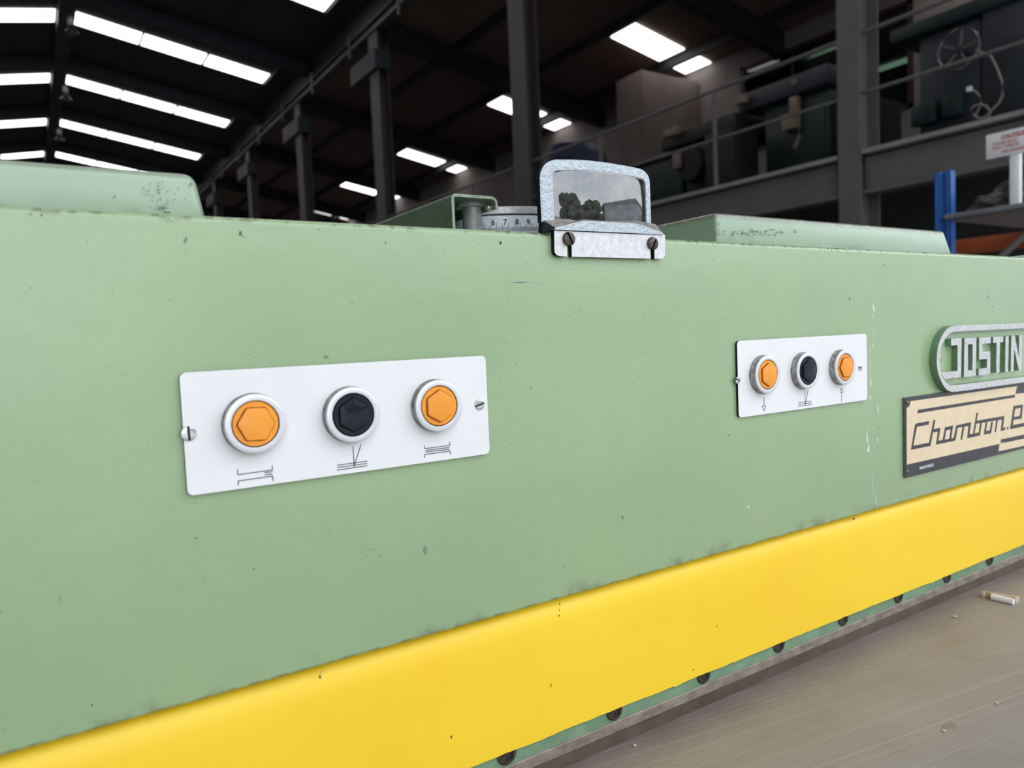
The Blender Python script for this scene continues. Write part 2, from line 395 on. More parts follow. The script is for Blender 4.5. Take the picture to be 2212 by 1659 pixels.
for y in [1.9, 7.7, 19.2-5.75, 19.2, 25.5, 31.3, 37.2, 43.1, 48.9, 54.5]:  # first two rows are unseen, added to brighten the hall
    for a, b in zip(PX, PX[1:]):
        a2, b2 = a+.025, b-.025
        prism('skylight', [(a2, y-.46, roof_z(a2)-.03), (b2, y-.46, roof_z(b2)-.03), (b2, y+.46, roof_z(b2)-.03), (a2, y+.46, roof_z(a2)-.03)], (0, 0, .02), M_sky, roof)
    for a, b in ((-.35, 1.38), (-2.2, -.45), (-4.1, -2.3)):
        prism('skylight', [(a, y-.46, roof_z(a)-.03), (b, y-.46, roof_z(b)-.03), (b, y+.46, roof_z(b)-.03), (a, y+.46, roof_z(a)-.03)], (0, 0, .02), M_sky, roof)
# side aisle skylights
for y in [.8, 6.6, 12.85, 18.45, 24.9, 30.9, 36.6, 42.5]:
    for a, b in ((12.03, 13.58), (13.90, 14.48)):
        prism('skylight', [(a, y-.42, side_z(a)-.04), (b, y-.42, side_z(b)-.04), (b, y+.42, side_z(b)-.04), (a, y+.42, side_z(a)-.04)], (0, 0, .02), M_sky, roof)
for x in (-4.0, -2.25, -.4, 3.64, 5.48, 7.47):
    z = roof_z(x); box('purlin', (x-.025, Y0, z-.09), (x+.025, Y1, z-.01), M_steel, roof)
for x in (9.6, 11.7, 13.74):
    z = side_z(x); box('purlin', (x-.05, Y0, z-.22), (x+.05, Y1, z-.01), M_steel, roof)
box('ridge_beam', (XR-.28, Y0, ZR-.35), (XR+.12, Y1, ZR-.06), M_rafter, roof)
for k in range(9):
    y = [16.9, 23.2, 29.0, 34.9, 40.8, 46.6, 52.2, 11.2, 5.5][k]
    prism('rafter', [(XR, y-.12, ZR-.40), (8.1, y-.12, roof_z(8.1)-.42), (8.1, y-.12, roof_z(8.1)-.02), (XR, y-.12, ZR-.02)], (0, .24, 0), M_rafter, roof)
    prism('rafter', [(XR, y-.12, ZR-.40), (-11, y-.12, roof_z(-11)-.42), (-11, y-.12, roof_z(-11)-.02), (XR, y-.12, ZR-.02)], (0, .24, 0), M_rafter, roof)
for k in range(8):
    y = 10.5+6.1*k
    prism('rafter', [(7.8, y-.12, side_z(7.8)-.55), (14.6, y-.12, side_z(14.6)-.50), (14.6, y-.12, side_z(14.6)-.02), (7.8, y-.12, side_z(7.8)-.02)], (0, .24, 0), M_steel, roof)
# walls
WX = 14.55
wz0 = 3.0
w = empty('wall_right', kind=S)
WIN = [(7.52, 11.58, 5.25, 7.27)]
box('wall_panel', (WX, Y0, 0), (WX+.2, Y1, 5.25), M_wall, w)
box('wall_panel', (WX, Y0, 7.27), (WX+.2, Y1, 7.72), M_wall, w)
for a, b in ((Y0, 7.52), (11.58, Y1)):
    box('wall_panel', (WX, a, 5.25), (WX+.2, b, 7.27), M_wall, w)
for i, (ya, yb, za, zb) in enumerate(WIN):
    wn = empty('window_%d' % (i+1), kind=S)
    boxes('window_frame', [((WX-.04, ya, za), (WX+.1, ya+.10, zb)), ((WX-.04, yb-.10, za), (WX+.1, yb, zb)), ((WX-.04, ya, za), (WX+.1, yb, za+.08)), ((WX-.04, ya, zb-.08), (WX+.1, yb, zb))], M_redframe, wn)
    yy = ya+.1; n = 3; st = (yb-ya-.2)/n
    for k in range(n):
        box('pane', (WX+.02, yy+k*st+.02, za+.08), (WX+.03, yy+(k+1)*st-.02, zb-.08), M_wglass, wn)
    for k in range(1, n): box('mullion', (WX, yy+k*st-.02, za+.08), (WX+.05, yy+k*st+.02, zb-.08), M_redframe, wn)
room = empty('trim_1', kind=S)
box('office_back', (WX+3.4, 1, 3), (WX+3.5, 14, 8), M_walldk, room)
box('office_ceiling', (WX+.2, 1, 7.75), (WX+3.5, 14, 7.85), M_walldk, room)
box('office_floor', (WX+.2, 1, 2.9), (WX+3.5, 14, 3.0), M_walldk, room)
w = box('wall_left', (-12.2, Y0, 0), (-12, Y1, 8.2), M_walldk); tag(w, kind=S)
w = box('wall_back', (-12, Y1, 0), (16, Y1+.2, 12), M_walldk); tag(w, kind=S)
w = empty('wall_front', kind=S)
box('wall_panel', (-12, DOOR_Y-.2, 0), (DX0, DOOR_Y, 12), M_bldg, w)
box('wall_panel', (DX1, DOOR_Y-.2, 0), (16, DOOR_Y, 12), M_bldg, w)
box('wall_panel', (DX0, DOOR_Y-.2, DZ), (DX1, DOOR_Y, 12), M_bldg, w)

# fluorescent fittings in the office
for i, (px, py, x) in enumerate([(1772, 113, WX+1.0), (1792, 121, WX+2.6), (1928, 141, WX+1.6)]):
    p = at(px, py, x=x); y, z = p.y, p.z
    f = empty('fluorescent_light', ['lit green-tinged tube light behind the office glass, left of the big grey column',
        'shorter tube light hanging deeper in the office, just under the brighter one',
        'lit tube light seen in the office pane right of the big grey column'][i], 'light', 'tube lights in the upstairs office')
    box('fitting', (x-.12, y-.60, z+.04), (x+.12, y+.60, z+.10), M_signw, f)
    tube('tube', [(x-.08, y-.58, z), (x-.08, y+.58, z)], .018, M_fluo, f)
    tube('tube', [(x+.08, y-.58, z), (x+.08, y+.58, z)], .018, M_fluo, f)

# gutter girder over the column line
g = empty('eave_girder', 'long dark steel girder running over the row of columns into the hall', 'beam')
box('girder_web', (7.60, Y0, 8.76), (7.66, Y1, 8.93), M_colfar, g)
box('lower_flange', (7.52, Y0, 8.71), (7.76, Y1, 8.76), M_colfar, g)
box('upper_flange', (7.52, Y0, 8.93), (7.76, Y1, 8.97), M_steel, g)
for k in range(7): box('hanger', (7.50, 15.2+3*k, 8.50), (7.54, 15.28+3*k, 9.10), M_colfar, g)

# columns (H sections)
names = ['tall grey steel column standing right behind the magnifier', 'grey steel column second in the row beyond the magnifier, with a wide bracket head',
         'dim steel column third in the row, between the roof lights and the green hood', 'far dim steel column near the left end of the column row', 'farthest steel column of the row, in the dark']
def column(y0, y1, zt, label, M_=None, d=.36):
    M_ = M_ or M_colfar
    c = empty('steel_column', label, 'column', 'row of steel columns')
    x = XM
    box('front_flange', (x, y0, 0), (x+.025, y1, zt), M_, c)
    box('back_flange', (x+d-.025, y0, 0), (x+d, y1, zt), M_, c)
    ym = (y0+y1)/2
    box('web', (x+.025, ym-.012, 0), (x+d-.025, ym+.012, zt), M_, c)
    return c
c = column(4.31, 4.57, 9.0, 'big grey steel column in front of the mezzanine, on the right', M_column)
column(10.45, 10.93, 8.7, names[0], d=.28)
for k, (y0, y1) in enumerate([(16.62, 17.15), (22.65, 23.2), (28.9, 29.4), (35.0, 35.5)]):
    c = column(y0, y1, 8.7, names[k+1], d=.28)
    box('bracket', (XM-.1, y0-.05, 7.78), (XM+.3, y1+1.0, 8.22), M_rafter, c)

# pendant lamps below the ridge
for i, (px, py) in enumerate([(155, 68), (143, 212), (129, 300)]):
    yy = [22.3, 28.2, 34.0][i]
    p = at(px, py, y=yy)
    l = empty('high_bay_lamp', ['round high bay lamp under the ridge, nearest and topmost of the three', 'silvery high bay lamp under the ridge between the first and second skylight rows',
          'silvery high bay lamp under the ridge, lowest of the three'][i], 'lamp', 'high bay lamps under the ridge')
    x, z = p.x, p.z
    lathe('lamp_shade', [(.02, .14), (.06, .12), (.10, .04), (.17, -.04), (.175, -.045), (.15, -.035), (.09, .03), (.05, .09), (0, .10)], (x, yy, z), M_hw, l, axis='z', n=20)
    lathe('lamp_housing', [(0, .40), (.06, .39), (.075, .28), (.06, .16), (0, .14)], (x, yy, z), M_hw, l, axis='z', n=16)
    tube('rod', [(x, yy, z+.39), (x, yy, roof_z(x)-.1)], .012, M_steel, l, n=6)

# mezzanine
mz = empty('mezzanine', 'grey steel mezzanine with tube handrail along the right side of the hall', 'mezzanine')
for i, (a, b) in enumerate([(1.2, 4.31), (4.57, 10.44), (10.94, 30.0)]):
    box('edge_beam', (XM+.08, a, 2.55), (XM+.14, b, 2.93), M_column, mz)
    box('beam_flange', (XM+.0, a+.02, 2.54), (XM+.2, b-.02, 2.57), M_column, mz)
    box('deck_edge', (XM-.02, a+.02, 2.955), (XM+.14, b-.02, 3.0), M_deck, mz)
box('deck', (XM+.14, 1.2, 2.9), (WX, 30, 2.99), M_walldk, mz)
for a, b in ((1.2, 4.32), (4.57, 30)):
    tube('handrail', [(XM+.06, a, 4.225), (XM+.06, b, 4.225)], .024, M_rail, mz)
    tube('mid_rail', [(XM+.06, a, 3.604), (XM+.06, b, 3.604)], .02, M_rail, mz)
for y in (1.9, 6.34, 8.6, 12.5, 14.5, 16.6, 18.6, 20.7):
    tube('rail_post', [(XM+.06, y, 3.0), (XM+.06, y, 4.225)], .03, M_rail, mz)
# dark sheet added below the mezzanine, standing in for the shade there
box('shade_backing', (10.4, 1.2, 0), (10.5, 30, 2.9), M_walldk, mz)

# --- things on the mezzanine
XA = 8.7
def q(px, py, x=XA): 
    p = at(px, py, x=x); return p.y, p.z
# dark press with beige control box
t = empty('press', 'dark teal press with a beige control box, on the mezzanine left of the big column', 'machine')
(yb, z0), (ya, z1) = (6.45, 3.0), (5.42, 4.20)
box('cabinet', (XA, ya, 3.06), (XA+1.0, 6.40, 4.15), M_mach, t, bevel=.02)
box('cabinet_side', (XA+.05, 5.05, 3.0), (XA+1.0, ya, 4.0), M_gap, t, bevel=.02)
box('upper_frame', (XA-.12, 5.35, 4.17), (XA+.9, 6.75, 4.42), M_mach2, t, bevel=.03)
box('door_panel', (XA-.02, 5.48, 3.12), (XA+.01, 6.32, 3.98), M_mach, t, bevel=.008)
def boxp(name, pl_, x, d, m, parent, bev=.01):
    (y0, za), (y1, zb) = q(*pl_[0], x=x), q(*pl_[1], x=x)
    return box(name, (x-d, min(y0, y1), min(za, zb)), (x, max(y0, y1), max(za, zb)), m, parent, bevel=bev)
boxp('control_box', ((1697, 252), (1731, 276)), XA-.03, .09, M_beige, t)
boxp('control_box_top', ((1713, 213), (1731, 254)), XA-.03, .09, M_beige, t)
lathe('lever_knob', [(0, -.04), (.035, -.03), (.045, 0), (.035, .03), (0, .04)], (XA-.14, *q(1717, 178, XA-.14)), M_beige, t, axis='x', n=14)
c0 = [(XA-.1, *q(a, b, XA-.1)) for a, b in ((1725, 278), (1728, 292), (1722, 305), (1717, 320))]
tube('cable', c0, .025, M_beige, t)
# handwheel machine
XB = 8.7
t2 = empty('handwheel_machine', 'slate grey machine with a five-spoke handwheel on the mezzanine, right of the big column', 'machine')
(yl, zl) = q(1985, 265, XB); (yr, zr) = q(2120, 235, XB)
box('column_body', (XB, yr, 3.15), (XB+.9, yl, 4.35), M_mach2, t2, bevel=.03)
box('right_body', (XB-.05, 2.6, 3.1), (XB+.9, yr-.02, 4.6), M_mach2, t2, bevel=.03)
box('top_arm', (XB-.10, 2.7, 4.36), (XB+.8, q(1930, 90, XB)[0], 4.52), M_mach, t2, bevel=.03)
box('base', (XB-.15, q(2150, 240, XB)[0], 3.02), (XB+.9, q(1930, 290, XB)[0], 3.16), M_mach2, t2, bevel=.02)
box('gear_box', (XB-.12, q(2090, 190, XB)[0], 3.36), (XB, q(2045, 200, XB)[0], 3.62), M_mach, t2, bevel=.03)
box('table_bracket', (XB-.10, q(2030, 190, XB)[0], 3.36), (XB, q(1975, 200, XB)[0], 3.60), M_mach, t2, bevel=.03)
xh = XB-.28; hy, hz = q(2071, 107, xh)
wh = empty('handwheel'); wh.parent = t2
R_ = .205
bm = bmesh.new()
ring = [(xh, hy+R_*cos(a*2*pi/40), hz+R_*sin(a*2*pi/40)) for a in range(41)]
tube_pts(bm, ring, .014, 8, cap=False); bm_obj('rim', bm, M_hw, wh, smooth=True)
for k in range(5):
    a = radians(100)+k*2*pi/5; tube('spoke', [(xh+.02, hy, hz), (xh, hy+R_*cos(a), hz+R_*sin(a))], .013, M_column, wh)
lathe('hub', [(0, -.02), (.035, -.02), (.045, .03), (.03, .28), (0, .28)], (xh, hy, hz), M_mach2, wh, axis='x', n=16)
cb = tag(tube('cable', [(xh+.05, *q(a, b, xh+.05)) for a, b in ((2108, 108), (2128, 116), (2141, 122), (2153, 145), (2165, 178), (2166, 205), (2158, 222), (2143, 237), (2130, 252), (2115, 256), (2102, 248), (2097, 236), (2105, 228), (2118, 225), (2132, 230), (2140, 243), (2136, 255), (2128, 262))], .011, M_cable),
     'beige cable looping down from the handwheel onto the mezzanine edge', 'cable')
cb2 = tag(tube('cable', [(xh+.05, *q(a, b, xh+.05)) for a, b in ((2096, 192), (2107, 197), (2117, 208), (2120, 222), (2112, 240), (2106, 252), (2108, 263))], .009, M_cable),
     'short beige cable end with a pale plug, under the handwheel', 'cable')
boxp('plug', ((2090, 189), (2101, 197)), xh+.04, .03, M_signw, cb2, bev=.004)
# olive machine further left
t3 = empty('drill_press', 'dark olive machine with a cylindrical motor on the mezzanine behind the thin rail post', 'machine')
box('body', (XA, q(1568, 400, XA)[0], 3.0), (XA+.7, q(1482, 400, XA)[0], 3.95), M_mach3, t3, bevel=.03)
box('arm', (XA-.1, q(1600, 300, XA)[0], 4.0), (XA+.6, q(1436, 300, XA)[0], 4.22), M_mach3, t3, bevel=.03)
lathe('motor', [(0, 0), (.24, .01), (.26, .05), (.26, .42), (.2, .5), (0, .5)], (XA-.15, q(1502, 320, XA)[0], 3.66), M_gap, t3, axis='x', n=24)
boxp('bracket_arm', ((1440, 283), (1470, 290)), XA-.15, .1, M_beige, t3)
boxp('pale_panel', ((1457, 334), (1474, 362)), XA-.15, .05, M_wood, t3)
boxp('pedestal', ((1575, 300), (1640, 415)), XA-.2, .5, M_gap, t3)
boxp('switch_bracket', ((1594, 213), (1618, 222)), XA-.15, .1, M_beige, t3)
# green cabinet behind the magnifier
t4 = empty('low_cabinet', 'dark green low cabinet on the mezzanine, just right above the magnifier', 'cabinet')
box('body', (XA, q(1474, 400, XA)[0], 3.0), (XA+.8, q(1312, 400, XA)[0], 3.90), M_mach, t4, bevel=.03)
box('lid', (XA-.05, q(1474, 400, XA)[0]-.03, 3.90), (XA+.85, q(1310, 400, XA)[0]+.05, 3.95), M_mach, t4, bevel=.015)
# pale boxed partition standing at the wall
t5 = empty('pale_cupboard', 'tall pale boxed cupboard standing against the mezzanine wall', 'cupboard')
(cy1, cz), (cy0, _) = q(1330, 185, 12.6), q(1386, 170, 12.6)
box('carcass', (12.6, cy0, 3.0), (WX-.02, cy1, 7.35), M_wood, t5, bevel=.02)
box('door_leaf', (12.57, cy0+.08, 3.1), (12.6, cy1-.08, 6.9), M_wood, t5, bevel=.01)
t6 = empty('pale_cupboard', 'narrow pale cupboard on the mezzanine behind the dark blue cover', 'cupboard')
(cy1, cz), (cy0, _) = q(1268, 290, 10.2), q(1304, 290, 10.2)
box('carcass', (10.2, cy0, 3.0), (10.8, cy1, q(1285, 292, 10.2)[1]), M_wood, t6, bevel=.02)
box('door_leaf', (10.18, cy0+.05, 3.1), (10.2, cy1-.05, 4.4), M_wood, t6, bevel=.01)
def lump(name, c, r, sc, m, label, cat, seed, amp=.3, sub=3, freq=3):
    bm = bmesh.new(); bmesh.ops.create_icosphere(bm, subdivisions=sub, radius=1)
    from mathutils import noise
    for v in bm.verts:
        k = 1+amp*noise.noise(v.co*freq+Vector((seed, 0, 0)))+amp*.5*noise.noise(v.co*freq*2.7+Vector((0, seed, 0)))
        v.co = Vector((v.co.x*sc[0], v.co.y*sc[1], max(v.co.z, -.55)*sc[2]))*k*r+Vector(c)
    return tag(bm_obj(name, bm, m, smooth=True), label, cat)
yy_, zz_ = q(1228, 335, 8.7)
lump('covered_machine', (8.9, yy_, 3.95), .8, (.8, 1.0, 1.0), M_bluebag, 'navy blue cover draped over something on the mezzanine, above the magnifier', 'cover', 3.3, amp=.25)

# ------------------------------------------------------------------ racking with sign (right)
XK = 4.37
rk = empty('pallet_rack', 'blue and orange pallet rack with a grey shelf, at the right edge behind the machine', 'rack')
bm = bmesh.new()
u0, u1 = 1.812, 1.896
add_box(bm, (XK, u0, 0), (XK+.008, u0+.020, 1.999)); add_box(bm, (XK, u1-.030, 0), (XK+.008, u1, 1.999))
add_box(bm, (XK+.018, u0+.018, 0), (XK+.024, u1-.028, 1.995))
add_box(bm, (XK, u0+.018, 0), (XK+.024, u0+.022, 1.997)); add_box(bm, (XK, u1-.032, 0), (XK+.024, u1-.028, 1.997))
add_box(bm, (XK, u1-.003, 0), (XK+.06, u1, 1.997)); add_box(bm, (XK, u0, 0), (XK+.06, u0+.003, 1.997))
bm_obj('upright', bm, M_blue, rk)
tag(box('shelf_board', (XK-.03, .2, 1.728), (XK+1.0, u0+.02, 1.752), M_shelf, rk, bevel=.003), 'grey shelf board')
tag(box('beam', (XK+.94, .2, 1.60), (XK+1.0, u0+.6, 1.70), M_orangebeam, rk, bevel=.004), 'orange beam')
tag(boxes('shelf_support', [((XK+.02, .2, 1.715), (XK+.95, u0, 1.727))], M_wood, rk), 'brown board under the shelf')
a = at(2165, 552, x=XK+.1); b = at(2225, 497, x=XK+.1)
d = (b-a).normalized()
tube('brace', [a-d*.3, b+d*.3], .018, M_column, rk, n=6)
# orange beam seen below the shelf
for i, (dy, dz, r, lab, sd) in enumerate([(.0, 0, .12, 'dark crumpled cloth heaped on the grey shelf left of the sign post', 1.7)]):
    p = at(2150, 425, x=XK+.30)
    lump('crumpled_cloth', (XK+.34, 1.60, 1.80), .17, (1.1, 1.35, .62), M_cloth, lab, 'cloth', sd, amp=.45, sub=4, freq=2.6)
# sign
sg = empty('caution_sign', 'white caution sign with red lettering on a white post, standing on the grey shelf', 'sign')
box('sign_board', (XK-.012, 1.14, 2.010), (XK, 1.62, 2.138), M_signw, sg, bevel=.003)
box('sign_post', (XK-.004, 1.462, 1.750), (XK+.03, 1.510, 2.02), M_signw, sg, bevel=.004)
def sign_text(s, px, py, size, bold):
    o = text_mesh('lettering', s, size, M_signr, sg, bold=bold)
    p = at(px, py, x=XK-.0125)
    o.matrix_parent_inverse = Matrix.Identity(4)
    o.rotation_euler = (radians(90), 0, radians(-90)); o.location = p
sign_text('CAUTION', 2163, 300, .027, .0012)
yc, zc_ = at(2163, 302, x=XK).y, at(2163, 302, x=XK).z
box('underline', (XK-.0135, yc-.135, zc_-.001), (XK-.012, yc, zc_+.001), M_signr, sg)
sign_text('PLEASE BE SU', 2146, 315, .019, .0006)
sign_text('THAT THESE BL', 2142, 325, .019, .0006)
sign_text('ARE ENGAGE', 2163, 331, .019, .0006)
# low dark machine seen beyond the rack, below the mezzanine
t7 = empty('covered_bench', 'dark teal bench standing under the mezzanine beyond the blue rack post', 'bench')
box('top', (6.9, .5, 1.50), (8.2, 2.9, 1.60), M_mach, t7, bevel=.02); 
for (x, y) in ((6.95, .6), (6.95, 2.75), (8.1, .6), (8.1, 2.75)): box('leg', (x, y, 0), (x+.06, y+.06, 1.5), M_mach, t7)
box('side_panel', (6.97, .7, .9), (7.0, 2.75, 1.5), M_mach, t7)

# ------------------------------------------------------------------ outside, seen only in the magnifier's reflection
def tree(x, y, h, r, seed, lab):
    from mathutils import noise
    t = empty('tree', lab, 'tree', 'trees across the yard')
    t.location = (x, y, 0)
    bm = bmesh.new(); rnd = random.Random(seed)
    for k in range(16):
        c = Vector((rnd.uniform(-.75, .75)*r, rnd.uniform(-.6, .6)*r, h*.52+rnd.uniform(-.28, .30)*h)); rad = r*rnd.uniform(.42, .66)
        s = bmesh.ops.create_icosphere(bm, subdivisions=3, radius=1)
        for v in s['verts']: v.co = v.co*(rad*(1+.28*noise.noise(v.co*4+c)))+c
    bm_obj('crown', bm, M_leaf, t)
    bm = bmesh.new(); tube_pts(bm, [(0, 0, 0), (.1, 0, h*.35), (0, .1, h*.62)], .22, 8); bm_obj('trunk', bm, M_bark, t, smooth=True)
tree(11.5, -40, 9.6, 4.4, 1, 'tallest dark leafy tree across the yard, leftmost in the magnifier')
tree(22.5, -39, 8.2, 4.2, 2, 'rounded dark tree right of the tallest one across the yard')
tree(34, -38, 7.6, 3.6, 3, 'low dark tree beside the pale building')
bm = bmesh.new(); rnd = random.Random(5)
from mathutils import noise as _n
for k in range(20):
    c = Vector((6+k*1.45, -29+rnd.uniform(-.6, .6), rnd.uniform(.9, 2.0))); sp_ = bmesh.ops.create_icosphere(bm, subdivisions=3, radius=1)
    for v in sp_['verts']: v.co = v.co*(1.7*(1+.5*_n.noise(v.co*3+c)))+c
h_ = tag(bm_obj('hedge', bm, M_leaf), 'long dark overgrown hedge in front of the trees across the yard', 'hedge')
bd = empty('warehouse', 'pale clad warehouse across the yard', 'building'); 
box('wall', (20, -24, 0), (52, -9, 4.9), M_bldg, bd); box('roof', (19.6, -24.4, 4.9), (52.4, -8.6, 5.3), M_bldg2, bd)
box('door', (24, -8.99, 0), (28, -8.93, 3.6), M_bldg2, bd)

# ================================================================== THE MACHINE
mc = empty('cutting_machine', 'long green machine front with a yellow cover strip and two button panels', 'machine')
XL, XRR = -1.0, 2.2
def extrude_x(name, prof, x0, x1, m, n=1, parent=mc, mats=None, mi=None, smooth=True):
    bm = bmesh.new(); rows = []
    for k in range(n+1):
        x = x0+(x1-x0)*k/n; rows.append([bm.verts.new((x, y, z)) for y, z in prof])
    for a, b in zip(rows, rows[1:]):
        for i in range(len(prof)-1):
            f = bm.faces.new((a[i], a[i+1], b[i+1], b[i]))
            if mi: f.material_index = mi[i]
    bm.faces.new(rows[0]); bm.faces.new(rows[-1])
    f0 = None
    for a, b in zip(rows, rows[1:]): bm.faces.new((a[-1], a[0], b[0], b[-1]))
    return bm_obj(name, bm, m, parent, smooth=smooth, mats=mats)
def arc(cy, cz, r, a0, a1, n=6): return [(cy+r*cos(radians(a0+(a1-a0)*i/n)), cz+r*sin(radians(a0+(a1-a0)*i/n))) for i in range(n+1)]
prof = [(.30, ZB), (.012, ZB)]+arc(.0015, ZB+.0015, .0015, 270, 180, 4)+arc(.0035, ZT-.0035, .0035, 180, 90, 8)+[(.30, ZT)]
extrude_x('front_panel', prof, XL, XRR, M_green)
# yellow cover, its lower paint edge uneven
YP = [(.20, ZB-.0012), (.012, ZB-.0012), (.0085, ZB-.0024), (.0055, ZB-.0048), (.0032, ZB-.009), (.0021, ZB-.016), (.0018, ZB-.03), (.0016, ZY+.02), (.0016, ZY)]
bm = bmesh.new(); rows = []; n = 1600; rnd = random.Random(3); jag = 0
for k in range(n+1):
    x = XL+(XRR-XL)*k/n; jag = jag*.82+rnd.uniform(-.00018, .00018)
    if rnd.random() < .03: jag += rnd.uniform(-.0009, .0006)
    rows.append([bm.verts.new((x, y, z+(jag if i == len(YP)-1 else 0))) for i, (y, z) in enumerate(YP)]+[bm.verts.new((x, .0030, ZY+jag)), bm.verts.new((x, .20, ZY+.004))])
for a, b in zip(rows, rows[1:]):
    for i in range(len(a)): bm.faces.new((a[i], a[(i+1) % len(a)], b[(i+1) % len(a)], b[i]))
bm.faces.new(rows[0]); bm.faces.new(rows[-1])
tag(bm_obj('cover_strip', bm, M_yellow, mc, smooth=True), 'bright yellow cover strip below the green front')
extrude_x('lower_strip', [(.03, .9178), (.0034, .9178), (.0034, ZY+.006), (.03, ZY+.006)], XL, XRR, M_green_dk, smooth=False)
tag(extrude_x('clamp_bar', [(.03, .9107), (.0026, .9107), (.0026, .9168), (.0034, .9176), (.03, .9176)], XL, XRR, M_steelbar, smooth=False), 'stained brown steel clamp bar')
extrude_x('knife_bar', [(.03, .9013), (.0036, .9013), (.0032, .9106), (.03, .9106)], XL, XRR, M_darkbar, smooth=False)
# socket head bolts
bx = [.2207+.0834*k for k in range(-7, 20)]
proto = None
for x in bx:
    if proto is None:
        bm = bmesh.new(); add_lathe(bm, [(0, .0033), (.0024, .0033), (.0036, .0033), (.0040, .0021), (.0056, .0021), (.0064, .0026), (.0066, .0036), (.0066, .0050)], (0, 0, 0), 'y', 6*4)
        proto = bm_obj('bolt', bm, M_dkscrew, mc, smooth=True); me = proto.data; ob = proto
    else:
        ob = proto.copy(); col.objects.link(ob); ob.parent = mc
    ob.location = (x, -.0003, .9252)
box('table_top', (XL, -.60, TABLE-.05), (XRR, .20, TABLE), M_table, mc)
for (x, y) in ((-.9, -.55), (2.0, -.55)):
    box('table_leg', (x, y, 0), (x+.1, y+.1, TABLE-.05), M_green_dk, mc)
box('machine_body', (XL+.05, .02, 0), (XRR-.05, .75, TABLE-.051), M_green_dk, mc)
box('machine_core', (XL+.01, .03, TABLE+.001), (XRR-.01, .29, ZB-.003), M_gap, mc)

# hood covers on top
def hood(name, x0, x1, tl, tr_, y0, y1, zt, r0=.0035):
    """box with tapered ends tl/tr (top pulled in) and rounded top edges"""
    bm = bmesh.new()
    pts = [(x0, y0, ZT-.002), (x1, y0, ZT-.002), (x1-tr_, y0+.0005, zt), (x0+tl, y0+.0005, zt)]
    add_prism(bm, pts, (0, y1-y0, 0))
    return bm_obj(name, bm, M_green_cov, mc, bevel=r0, seg=4)
hood('hood_cover', -.8, .0768, .003, .0045, .016, .22, 1.2535, .0050)
hood('hood_cover', .4300, .7672, -.0002, .0165, .018, .22, 1.2552, .0028)

# bent sheet channel
t_ = .0018
def channel(x0, x1, y0, y1, zt, m, parent):
    out = [(x0, ZT-.001)]+[(x0+.003*(1-cos(radians(a))), zt-.003+.003*sin(radians(a))) for a in range(0, 91, 15)]
    out += [(x1-.0045+.0045*sin(radians(a)), zt-.0045+.0045*cos(radians(a))) for a in range(0, 91, 15)]+[(x1, zt-.0072)]
    inn = [(x1-t_, zt-.0072)]+[(x1-.0045+(.0045-t_)*sin(radians(a)), zt-.0045+(.0045-t_)*cos(radians(a))) for a in range(90, -1, -15)]
    inn += [(x0+.003-(.003-t_)*cos(radians(a)), zt-.003+(.003-t_)*sin(radians(a))) for a in range(90, -1, -15)]+[(x0+t_, ZT-.001)]
    bm = bmesh.new(); pts = [(x, y0, z) for x, z in out+inn]
    add_prism(bm, pts, (0, y1-y0, 0), 0)
    for f in bm.faces: f.material_index = 0
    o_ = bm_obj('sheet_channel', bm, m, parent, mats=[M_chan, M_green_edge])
    for p in o_.data.polygons:
        if p.normal.y < -.9: p.material_index = 1
    return o_
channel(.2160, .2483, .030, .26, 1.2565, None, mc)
# pin with flanged head
lathe('flanged_pin', [(0, ZT-.001), (.0062, ZT-.001), (.0062, 1.2520), (.0064, 1.2523), (.0096, 1.2523), (.0099, 1.2527), (.0099, 1.2550), (.0096, 1.2555), (.007, 1.2559), (0, 1.2560)],
      (.2408, .049, 0), M_pin, mc, axis='z', n=40)
lathe('set_screw', [(0, -.001), (.0016, -.001), (.0018, .0005), (.0018, .004)], (.2448, .036, 1.2508), M_chrome, mc, axis='x', n=14)

# graduated dial
dl = empty('graduated_dial'); dl.parent = mc
DC = (.300, .112); DR = .062
lathe('dial_rim', [(0, 1.2572), (DR-.004, 1.2572), (DR-.0005, 1.2568), (DR+.0005, 1.2562), (DR+.0005, 1.2522), (DR, 1.2517), (DR-.0035, 1.2516), (0, 1.2510)], (*DC, 0), M_dialring, dl, axis='z', n=160)
lathe('scale_band', [(0, 1.2515), (DR-.002, 1.2515), (DR-.0008, 1.2508), (DR-.0008, ZT-.003), (0, ZT-.003)], (*DC, 0), M_tape, dl, axis='z', n=160)
zb_ = 1.2345
# angle helper on the drum: theta measured from -Y towards +X
def drum(th, r, z): return Vector((DC[0]+r*sin(th), DC[1]-r*cos(th), z))
def drum_th(px, py):
    v = rr*((px-1106)/F) + dd*((py-829.5)/F) + fw
    ox, oy = CAM[0]-DC[0], CAM[1]-DC[1]; A = v[0]**2+v[1]**2; B = 2*(ox*v[0]+oy*v[1]); C_ = ox*ox+oy*oy-(DR-.0008)**2
    D_ = B*B-4*A*C_
    if D_ < 0: return None
    s = (-B-math.sqrt(D_))/(2*A); p = CAM+v*s
    return math.atan2(p[0]-DC[0], -(p[1]-DC[1])), p[2]
tks = {5: drum_th(1049.5, 494), 6: drum_th(1072.5, 494), 7: drum_th(1097, 494), 8: drum_th(1122, 494), 9: drum_th(1148, 494)}
print('dial', tks)
th5, th9 = tks[6][0], tks[9][0]
step = (th9-th5)/3
bm = bmesh.new()
zt0 = tks[8][1]-.0014
